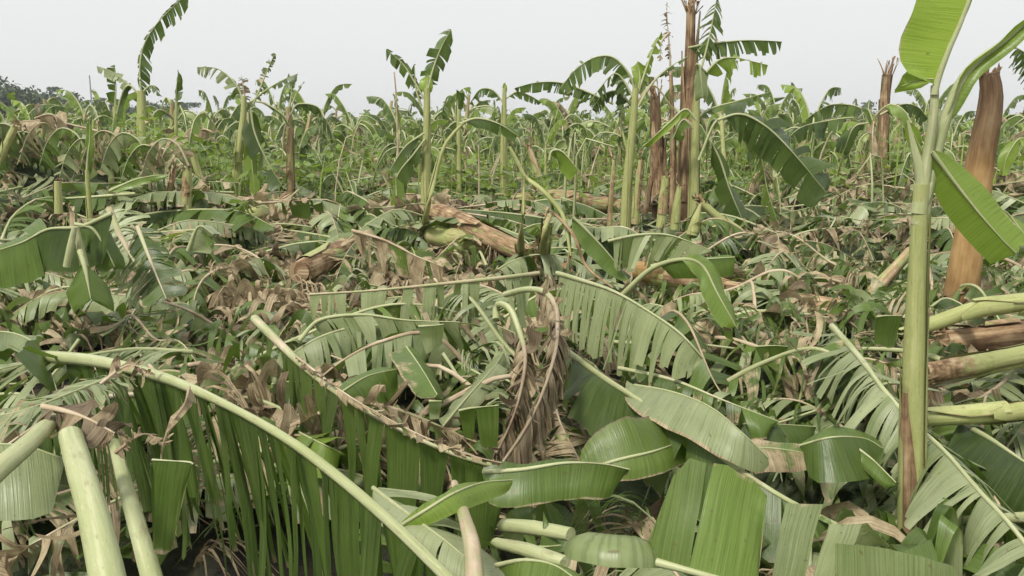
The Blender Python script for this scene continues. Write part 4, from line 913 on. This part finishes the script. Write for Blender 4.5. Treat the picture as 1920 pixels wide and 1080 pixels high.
def sky_plants():
    d = 12.
    plant('slim plant at the left with one tall tattered leaf reaching above the frame top', [base_at(268, 330, d), D(268, 260, d), D(266, 200, d), D(265, 170, d)], [.10, .09, .075, .05],
          [(Ds(d, (265, 175), (262, 135), (268, 90), (290, 50), (322, 15), (355, -15)), dict(W=.22, tear=.05, halves=(1, .22), droop=(10, 10), lean=-25, gap=.12, grav=.8, t0=.02, up=(.2, -1, 0), rnd=.3)),
           (Ds(d, (262, 180), (240, 160), (222, 200), (208, 300)), dict(W=.10, droop=(60, 60), tear=.3, rnd=.3)),
           (Ds(d, (265, 175), (285, 160), (300, 180)), dict(W=.08, tear=.04)),
           (Ds(d+.3, (270, 200), (290, 230), (285, 300)), dict(W=.14, droop=(50, 50), yel=.5))], rnd=.4, seed=1)
    d = 13.5
    plant('dark plant left of the tall tattered leaf, one leaf bent over like a roof', [base_at(218, 330, d), D(219, 250, d), D(216, 200, d)], [.05, .05, .04],
          [(Ds(d, (216, 200), (217, 160), (214, 122)), dict(W=.16, halves=(.1, 1), tear=.12, droop=(5, 5), up=(0, -1, 0), rnd=.0, t0=.02, grav=.2)),
           (Ds(d, (245, 165), (225, 145), (205, 132), (182, 124)), dict(W=.13, flip=True, droop=(20, 20), t0=0, tear=.08, rnd=.8)),], seed=2, rnd=.2)
    d = 12
    plant('broad dark green leaf standing upright in front of the slim left plant', [base_at(208, 340, 9.5), D(208, 325, 9.5)], [.03, .03],
          [(Ds(9.5, (208, 330), (206, 290), (210, 250), (216, 212)), dict(W=.10, t0=.05, droop=(10, 10), tear=1, up=(0, -1, 0), grav=0, rnd=.3, base=.4, tip=.5, dry=0))], seed=3)
    plant('olive leaf standing upright at the left, left of the broad dark one', [base_at(163, 360, 8.5), D(163, 320, 8.5)], [.03, .02],
          [(Ds(8.5, (162, 345), (164, 300), (168, 265), (168, 225)), dict(W=.07, t0=.05, droop=(15, 15), tear=1, up=(0, -1, 0), grav=0, rnd=.8, base=.4, tip=.6, dry=.2, yel=.2))], seed=4)
    plant('small dark plant with a single torn leaf flag on the left horizon', [base_at(330, 330, 14), D(330, 240, 14), D(331, 190, 14)], [.04, .035, .02],
          [(Ds(14, (330, 200), (330, 170), (333, 145), (334, 130)), dict(W=.14, halves=(1, .1), tear=.2, gap=.4, up=(0, -1, 0), grav=.2, rnd=0, t0=0, droop=(0, 0)))], seed=5)
    # plant B
    d = 11.
    plant('pale slender plant at the left with four tattered leaves spread on the sky', [base_at(438, 375, d), D(446, 300, d), D(455, 230, d), D(458, 180, d)], [.060, .055, .045, .03],
          [(Ds(d, (457, 195), (448, 168), (432, 147), (410, 130), (390, 126), (370, 126)), dict(W=.16, halves=(.25, 1), tear=.04, droop=(20, 45), gap=.1, flip=True)),
           (Ds(d, (462, 200), (458, 175), (455, 155), (453, 140)), dict(W=.09, tear=.025, gap=.3, dry=.6, twist=60, rnd=.1)),
           (Ds(d, (475, 195), (486, 170), (500, 135), (515, 100)), dict(W=.09, halves=(.6, 1), tear=.02, gap=.35, dry=.3, up=(0, -1, 0), droop=(20, 20), rnd=0)),
           (Ds(d, (472, 190), (495, 172), (525, 153), (558, 138)), dict(W=.15, halves=(.8, .35), tear=.10, droop=(30, 30), rnd=.6)),
           (Ds(d-.2, (470, 205), (478, 250), (500, 300), (530, 350)), dict(W=.24, t0=.02, droop=(15, 60), tear=.4, rnd=.3, up=(.5, -1, .3), dry=.02)),
           (Ds(d-.2, (465, 210), (468, 260), (474, 320), (478, 370)), dict(W=.13, t0=.02, droop=(15, 25), tear=.4, rnd=.8, up=(0, -1, .1), yel=.35)),
           (Ds(d, (480, 190), (500, 195), (530, 215), (545, 240)), dict(W=.04, tear=.3))], rnd=.6, seed=6)
    plant('dead whitish stem with dangling stalks right of the slender left plant', [base_at(545, 375, 11.4), D(545, 320, 11.4), D(543, 250, 11.4), D(542, 200, 11.4)], [.055, .05, .045, .035],
          [(Ds(11.4, (542, 205), (546, 180), (546, 155)), dict(W=.04, gap=.4, rnd=.2)), (Ds(11.4, (545, 205), (556, 175), (570, 153)), dict(W=.02, gap=.5, rr=.012)),
           (Ds(11.3, (545, 210), (532, 250), (530, 290), (522, 335)), dict(W=.04, dry=.8, gap=.5, ribdry=.8)),
           (Ds(11.3, (545, 215), (560, 195), (600, 205), (605, 260)), dict(W=.15, droop=(60, 60), dry=.1))], dry=.55, rnd=.9, seed=7)
    # plant D
    d = 10.
    plant('upright plant left of centre with two torn leaves raised like a V', [base_at(797, 435, d), D(798, 350, d), D(800, 250, d), D(801, 165, d)], [.055, .05, .042, .035],
          [(Ds(d, (802, 170), (812, 130), (827, 90), (846, 55)), dict(W=.17, halves=(.9, .9), tear=.07, gap=.12, up=(0, -1, 0), lean=-12, droop=(10, 10), rnd=.3, grav=.5)),
           (Ds(d, (795, 185), (778, 155), (755, 120), (724, 92)), dict(W=.15, halves=(.35, 1), tear=.06, gap=.12, up=(0, -1, 0), lean=-20, droop=(10, 10), rnd=.2, grav=.5)),
           (Ds(d, (790, 200), (780, 165), (777, 120)), dict(W=.07, tear=.03, gap=.3, rnd=0)),
           (Ds(d, (798, 180), (802, 150), (800, 138)), dict(W=.13, tear=1, yel=.6, rnd=.8, up=(0, -1, 0), halves=(1, .8), base=.4, droop=(5, 5), t0=0)),
           (Ds(d-.1, (798, 260), (775, 290), (745, 330), (740, 380)), dict(W=.2, droop=(30, 40), tear=.3, rnd=.1)),
           (Ds(d-.1, (795, 250), (760, 275), (730, 320)), dict(W=.14, droop=(30, 30), tear=.2, rnd=.2)),
           (Ds(d-.2, (755, 400), (745, 380), (742, 330)), dict(W=.12, droop=(20, 20), tear=.2, rnd=.5, yel=.3, up=(0, -1, 0)))], rnd=.45, seed=8)
    plant('bare curving stalk left of centre carrying one leaf to the right', [onG(791, 452), D(800, 400, 8.6), D(818, 320, 8.6), D(838, 265, 8.6), D(870, 230, 8.6)], [.055, .042, .03, .022, .014],
          [(Ds(8.6, (862, 232), (895, 222), (935, 232), (972, 255)), dict(W=.12, halves=(.9, .4), tear=.6, t0=.1, droop=(30, 30), rnd=.4, dry=0, up=(0, -1, .6)))], seed=9)
    p = D(744, 210, 14); g = Geo(); tube(g, [(0, 0, -1.2), (0, 0, .1), D(739, 135, 14)-p], [.02, .015, .01], 1, (.2, .9, 0, 1), n=6, rings=6)
    o = link('dead_stick', g.mesh('dead_stick', MATS)); o.location = p; tag(o, 'thin dark bare stick on the skyline left of the V-shaped plant', 'stick')
    # centre skyline
    plant('young plant on the centre skyline with two leaves drooping sideways', [base_at(945, 330, 14), D(945, 250, 14), D(946, 165, 14)], [.06, .05, .03],
          [(Ds(14, (945, 195), (925, 170), (900, 168), (880, 195)), dict(W=.15, halves=(.6, 1), tear=.05, droop=(50, 50))),
           (Ds(14, (948, 185), (970, 172), (995, 180), (1015, 192)), dict(W=.13, tear=.05, droop=(60, 50))),
           (Ds(14, (945, 180), (947, 165), (947, 155)), dict(W=.05, yel=.8, tear=1))], seed=10)
    plant('stubby plant with an upright square-cut leaf on the centre skyline', [base_at(860, 330, 14), D(860, 230, 14), D(861, 205, 14)], [.05, .04, .03],
          [(Ds(14, (858, 225), (858, 190), (856, 168)), dict(W=.17, halves=(1, .1), tear=1, up=(0, -1, 0), tip=.02, droop=(5, 5), grav=0, rnd=.1))], seed=11)
    d = 9.6
    plant('tall green plant right of centre, long tattered leaves arching to the left', [base_at(1172, 430, d), D(1176, 350, d), D(1186, 240, d), D(1192, 165, d)], [.058, .052, .044, .034],
          [(Ds(d, (1192, 175), (1180, 140), (1150, 108), (1115, 108), (1080, 130), (1048, 168)), dict(W=.21, halves=(.35, 1), tear=.045, gap=.12, droop=(30, 40), rnd=.3, up=(0, -.7, .8))),
           (Ds(d+.6, (1150, 195), (1100, 172), (1050, 155), (1005, 155), (965, 165)), dict(W=.14, halves=(.3, 1), tear=.05, droop=(30, 60), rnd=.3)),
           (Ds(d, (1190, 190), (1172, 155), (1152, 138), (1125, 165), (1105, 195)), dict(W=.16, tear=.035, gap=.2, droop=(50, 50), rnd=.1)),
           (Ds(d+.2, (1185, 200), (1160, 172), (1130, 178), (1110, 205)), dict(W=.14, tear=.05, droop=(50, 50), rnd=.1)),
           (Ds(d, (1196, 175), (1208, 140), (1222, 100), (1240, 60)), dict(W=.12, halves=(.7, .3), tear=.05, gap=.25, up=(0, -1, 0), yel=.5, rnd=.6)),
           (Ds(d, (1196, 168), (1200, 145), (1195, 115)), dict(W=.10, tear=1, yel=.6, up=(0, -1, 0), rnd=.8, t0=0, base=.5)),
           (Ds(d, (1196, 200), (1220, 160), (1250, 130), (1290, 105)), dict(W=.04, gap=.5, t0=.5, rr=.018)),
           (Ds(d, (1195, 190), (1225, 160), (1260, 200), (1300, 240)), dict(W=.03, gap=.5, dry=.6, rr=.012))], rnd=.55, seed=12, n=12)
    # G: dead tall stump with green plant
    d = 10.2
    trunk('tall dead brown stump with split fibrous top, right of centre against the sky', [base_at(1285, 425, d), D(1288, 300, d), D(1292, 150, d), D(1296, 22, d)], [.10, .085, .065, .05], tones=[(.3, .9, 0, .7), (.3, .9, 0, .5), (.3, .9, 0, .6), (.3, .9, 0, .8)], dry=.85, seed=90, sheaths=8, fibres=20, fibre_len=.3, rnd=.2)
    trunk('shorter dark stump left of the tall dead one', [base_at(1240, 425, 11), D(1232, 300, 11), D(1228, 180, 11)], [.095, .085, .06], tones=[(.3, .9, 0, .3)]*3, dry=.85, seed=91, sheaths=6, fibres=14, fibre_len=.2, rnd=.2)
    plant('green plant wrapped round the tall dead stump, torn leaves reaching right', [base_at(1300, 430, d-.4), D(1302, 320, d-.4), D(1305, 220, d-.4), D(1308, 140, d-.4)], [.065, .058, .045, .03],
          [(Ds(d-.4, (1308, 150), (1320, 110), (1332, 60), (1345, -10)), dict(W=.20, tear=.03, gap=.35, shrink=.3, droop=(10, 10), up=(0, -1, 0), lean=-28, dry=.3, rnd=.5)),
           (Ds(d-.3, (1290, 90), (1330, 82), (1390, 76), (1430, 76), (1466, 78)), dict(W=.21, halves=(1, .15), tear=.05, gap=.08, droop=(65, 50), rnd=.05, lean=25, t0=.02)),
           (Ds(d-.5, (1312, 150), (1345, 115), (1375, 108), (1410, 115), (1440, 122)), dict(W=.20, halves=(1, .4), tear=.06, gap=.25, droop=(60, 20), yel=.5, rnd=.6)),
           (Ds(d-.6, (1305, 120), (1312, 125), (1315, 150), (1318, 185)), dict(W=.15, tear=.5, droop=(30, 30), rnd=.6, t0=0, up=(0, -1, .2), flip=True)),
           (Ds(d-.4, (1300, 230), (1330, 205), (1380, 190), (1445, 172)), dict(W=.12, tear=.12, droop=(20, 40), rnd=.7, halves=(1, .7))),
           (Ds(d-.7, (1310, 300), (1345, 225), (1390, 225), (1425, 290), (1440, 360), (1462, 430)), dict(W=.17, tear=.04, droop=(45, 50), rnd=.1, lean=38, t0=.3, up=(0, -1, .4), yel=.2)),
           (Ds(d-.9, (1345, 225), (1390, 214), (1440, 240), (1490, 290), (1550, 362)), dict(W=.34, tear=.10, droop=(30, 45), rnd=.0, t0=.06, up=(-.3, -1, .4), lean=10, dry=0, shrink=.04, gap=.02, grav=.5)),
           (Ds(d-.6, (1330, 260), (1350, 300), (1370, 360), (1400, 430)), dict(W=.22, tear=.3, droop=(30, 45), rnd=.0, t0=.06, up=(-.3, -1, .4), dry=0, gap=.02)),
           (Ds(d-.8, (1305, 225), (1285, 205), (1255, 230), (1200, 280)), dict(W=.12, tear=.3, droop=(40, 50), yel=.7, rnd=.9)),
           (Ds(d-.4, (1305, 240), (1280, 225), (1262, 260)), dict(W=.18, tear=.2, droop=(40, 50), yel=.2, rnd=.6))], rnd=.5, seed=13, n=12)
    plant('thin blackened dead leaf spike right of centre', [base_at(1262, 425, d-.2), D(1262, 300, d-.2), D(1258, 140, d-.2)], [.04, .035, .02],
          [(Ds(d-.2, (1258, 170), (1256, 100), (1252, 50), (1250, 5)), dict(W=.09, dry=1, rnd=0, tear=.02, gap=.4, shrink=.6, twist=60, jit=30, droop=(50, 50), ribdry=1)),
           (Ds(d-.2, (1256, 60), (1240, 80), (1238, 115)), dict(W=.05, dry=1, tear=.02, gap=.3, shrink=.6, ribdry=1))], dry=.7, rnd=.1, seed=14)
    for k, (x, y0, y1, r, dr, dd) in enumerate([(1243, 425, 330, .05, .2, 9), (1268, 430, 350, .045, .15, 9), (1195, 420, 300, .04, .5, 9.2), (1145, 450, 300, .022, .3, 8.2), (1215, 400, 330, .03, .7, 9.4)]):
        trunk(['green-based shoot left of the dead stumps', 'green shoot just left of the stump plant', 'brown dry shoot right of the tall green plant', 'thin pale shoot left of the tall green plant', 'short dry shoot between the green plant and the stumps'][k],
              [D(x-4, y0, dd), D(x, (y0+y1)/2, dd), D(x+6, y1, dd)], [r, r*.9, r*.6], dry=dr, seed=95+k, sheaths=2, fibres=5, name='banana_shoot', cat='shoot')
    d = 15
    trunk('broken trunk with hollow split top on the right skyline', [base_at(1655, 320, d), D(1657, 250, d), D(1660, 180, d), D(1665, 140, d)], [.085, .08, .075, .065], tones=[(.3, .9, 0, .4)]*4, dry=.8, seed=92, sheaths=7, fibres=16, fibre_len=.25, rnd=.4)
    plant('plant on the right skyline with leaves arching to both sides', [base_at(1630, 330, d-.5), D(1630, 260, d-.5), D(1628, 205, d-.5)], [.07, .06, .05],
          [(Ds(d-.5, (1628, 210), (1600, 198), (1560, 196), (1530, 210), (1510, 225)), dict(W=.24, tear=.06, droop=(45, 50), halves=(.5, 1), rnd=.1)),
           (Ds(d-.5, (1650, 215), (1690, 196), (1720, 200), (1740, 222)), dict(W=.24, tear=.05, droop=(60, 50), rnd=0)),
           (Ds(d-.6, (1628, 230), (1600, 240), (1580, 290)), dict(W=.25, tear=.3, droop=(40, 40), rnd=.4)),
           (Ds(d-.8, (1600, 220), (1560, 225), (1500, 240), (1460, 280)), dict(W=.3, tear=.2, droop=(40, 40), rnd=.2))], seed=15)
    plant('plant cut by the right frame edge, dark shredded leaf high beside the brown trunk', [base_at(1960, 420, 8), D(1965, 300, 8), D(1970, 180, 8)], [.08, .07, .05],
          [(Ds(8, (1975, 190), (1960, 140), (1930, 105), (1893, 82)), dict(W=.22, tear=.02, gap=.15, shrink=.4, droop=(50, 50), rnd=0)),
           (Ds(8, (1965, 250), (1930, 220), (1895, 240)), dict(W=.10, tear=.05, rnd=.1)),
           (Ds(7.8, (1960, 330), (1920, 260), (1890, 290), (1880, 330)), dict(W=.12, tear=.5, yel=.5, rnd=.7)),
           (Ds(6.5, (1950, 460), (1920, 440), (1890, 400), (1870, 390)), dict(W=.10, tear=.5, yel=.5, rnd=.7))], seed=16)
    # lone green leaves of the middle ground
    def one(lab, pts, **k):
        dd = dict(grav=.6, rr=.010, nr=5, twist=4, shrink=.02, gap=.0, dry=.04, up=(0, -.8, .6), t0=.1, tear=.5, M=40); dd.update(k); fallen(lab, pts, **dd)
    one('bright green leaf with pale midrib hanging right of the orange-brown trunk', Ds(4.55, (1160, 560, .2), (1220, 505, .1), (1280, 486), (1318, 500), (1345, 550, -.05), (1380, 612, -.1)), W=.125, t0=.48, droop=(15, 25), up=(.2, -1, .5), rnd=.95, yel=.22, seed=301, rr=.015, tear=3, base=.2, tip=.3)
    one('green leaf folded over behind the bright hanging one', Ds(4.65, (1220, 500), (1270, 488), (1330, 485), (1378, 482)), W=.12, halves=(1, .3), rnd=.6, droop=(50, 20), seed=302, tip=.05)
    one('dark green lance leaf hanging right of the bent centre stem', Ds(6.3, (1075, 408), (1100, 432), (1140, 475), (1178, 525)), W=.13, t0=0, rnd=.5, seed=303, up=(.4, -1, .3), droop=(15, 35), base=.4, tip=.5, tear=3)
    one('drooping yellow-green leaf in the centre middle distance', Ds(7.6, (1030, 300), (1035, 283), (1055, 285), (1085, 320)), W=.16, rnd=.8, yel=.4, seed=304, droop=(50, 60), t0=.1)
    one('comb of pale strips lying right of centre behind the orange trunk', Ds(6.2, (1140, 452), (1200, 440, -.05), (1260, 442, -.1), (1335, 470, -.2)), W=.30, halves=(1, 0), droop=(55, 0), tear=.05, rnd=1, flip=True, seed=305, t0=.05, lean=-25, gap=.1, dry=.0, shrink=.1)
    one('dried leaf standing in a row of curled tan strips at the left centre', Ds(6.0, (660, 432), (720, 450, -.1), (780, 480, -.2), (830, 500, -.3)), W=.26, halves=(1, .2), droop=(60, 20), tear=.06, dry=.72, shrink=.35, twist=20, rnd=.8, seed=306, t0=0, jit=15, grav=1.6)
    one('leaf with thick white midrib and fine pale ribs at the left', Ds(5.0, (205, 392), (225, 440, -.1), (255, 495, -.2), (290, 550, -.3)), W=.20, tear=.014, shrink=.5, twist=25, gap=.08, rr=.018, rr1=.014, ribdry=.5, layers=2, droop=(0, 0), rnd=1, flip=True, seed=307, lean=-5, t0=0, jit=10, grav=1.3, dry=.0, up=(0, -1, .5))
    one('brown-edged leaf with thin pale midrib right of the white one', Ds(4.9, (258, 425), (275, 470, -.1), (295, 520, -.2), (312, 560, -.3)), W=.16, tear=.03, shrink=.3, twist=20, rr=.012, ribdry=.5, dry=.25, droop=(5, 5), rnd=.2, seed=308, t0=0)
    one('broad pale green leaf end facing the camera at the left middle', Ds(4.3, (150, 470), (160, 505, -.05), (170, 560, -.1)), W=.17, t0=.3, tear=3, rr=.014, up=(0, -1, .6), rnd=.9, yel=.08, seed=309, droop=(15, 20), base=.15, tip=.05, lean=15)
    one('folded green leaf drooping over the dark hollow at the left edge', Ds(4.5, (210, 400), (150, 425), (90, 430), (40, 455), (-40, 480)), W=.25, t0=0, halves=(1, 1), tear=.25, droop=(15, 55), rnd=.6, seed=310, up=(0, -.6, 1), dry=.02)
    one('green blade falling to the right behind the pale twin stalks', Ds(4.5, (140, 420), (175, 430), (200, 470), (215, 500)), W=.14, t0=0, tear=1, rnd=.6, seed=311, droop=(30, 30))
    one('long green leaf pointing right in the left middle distance', Ds(8.2, (205, 358), (250, 338), (285, 330), (315, 328)), W=.08, t0=0, rnd=.9, yel=.2, seed=312, base=.4, tip=.6)
    one('upright pale leaf strips folded over in the left middle', Ds(4.6, (352, 470), (372, 425), (400, 440)), W=.14, t0=0, tear=.14, rnd=.95, seed=313, droop=(45, 60), flip=True)
    for k, (pts, r) in enumerate([(Ds(4.4, (165, 560), (158, 500), (142, 425)), .022), (Ds(4.35, (125, 500), (133, 460), (140, 425)), .018)]):
        g = Geo(); b = np.asarray(pts[0]); tube(g, np.array(pts)-b, [r, r, r*.7], 1, (.9, .05, 0, 1), n=10, rings=12); o = link('leaf_stalk', g.mesh('leaf_stalk', MATS)); o.location = b
        tag(o, ['cream stalk rising behind the broad pale leaf end, right of a pair', 'cream stalk rising beside the broad pale leaf end, left of a pair'][k], 'leaf stalk')
    # left pile
    for k in range(9):
        rs = np.random.RandomState(400+k); x = 20 + k*38; y = 232 + 12*math.sin(k*2.) + k*4; dd = 9.8 - k*.12
        one('pale drooping leaf strips on the left pile, %s' % ['at the frame edge', 'second from the edge', 'left of the brown crest leaf', 'beside the brown crest leaf', 'below the brown crest leaf', 'right of the brown crest leaf', 'at the right shoulder', 'low on the right shoulder', 'at the right foot'][k],
            Ds(dd, (x+30, y+50), (x+10, y+12), (x-20, y), (x-45, y+25), (x-60, y+70)), W=.22, tear=.045, droop=(50, 50), dry=[.1, .3, .5][k % 3], flip=k % 2 == 0, seed=410+k, shrink=.3, twist=25, gap=.1, rnd=.8, parts=False, jit=12)
    one('brown dried leaf bent square on the crest of the left pile', Ds(9.5, (65, 222), (90, 214), (105, 222), (108, 255)), W=.22, dry=.95, droop=(60, 60), tear=.12, seed=430, rnd=.9)
sky_plants()
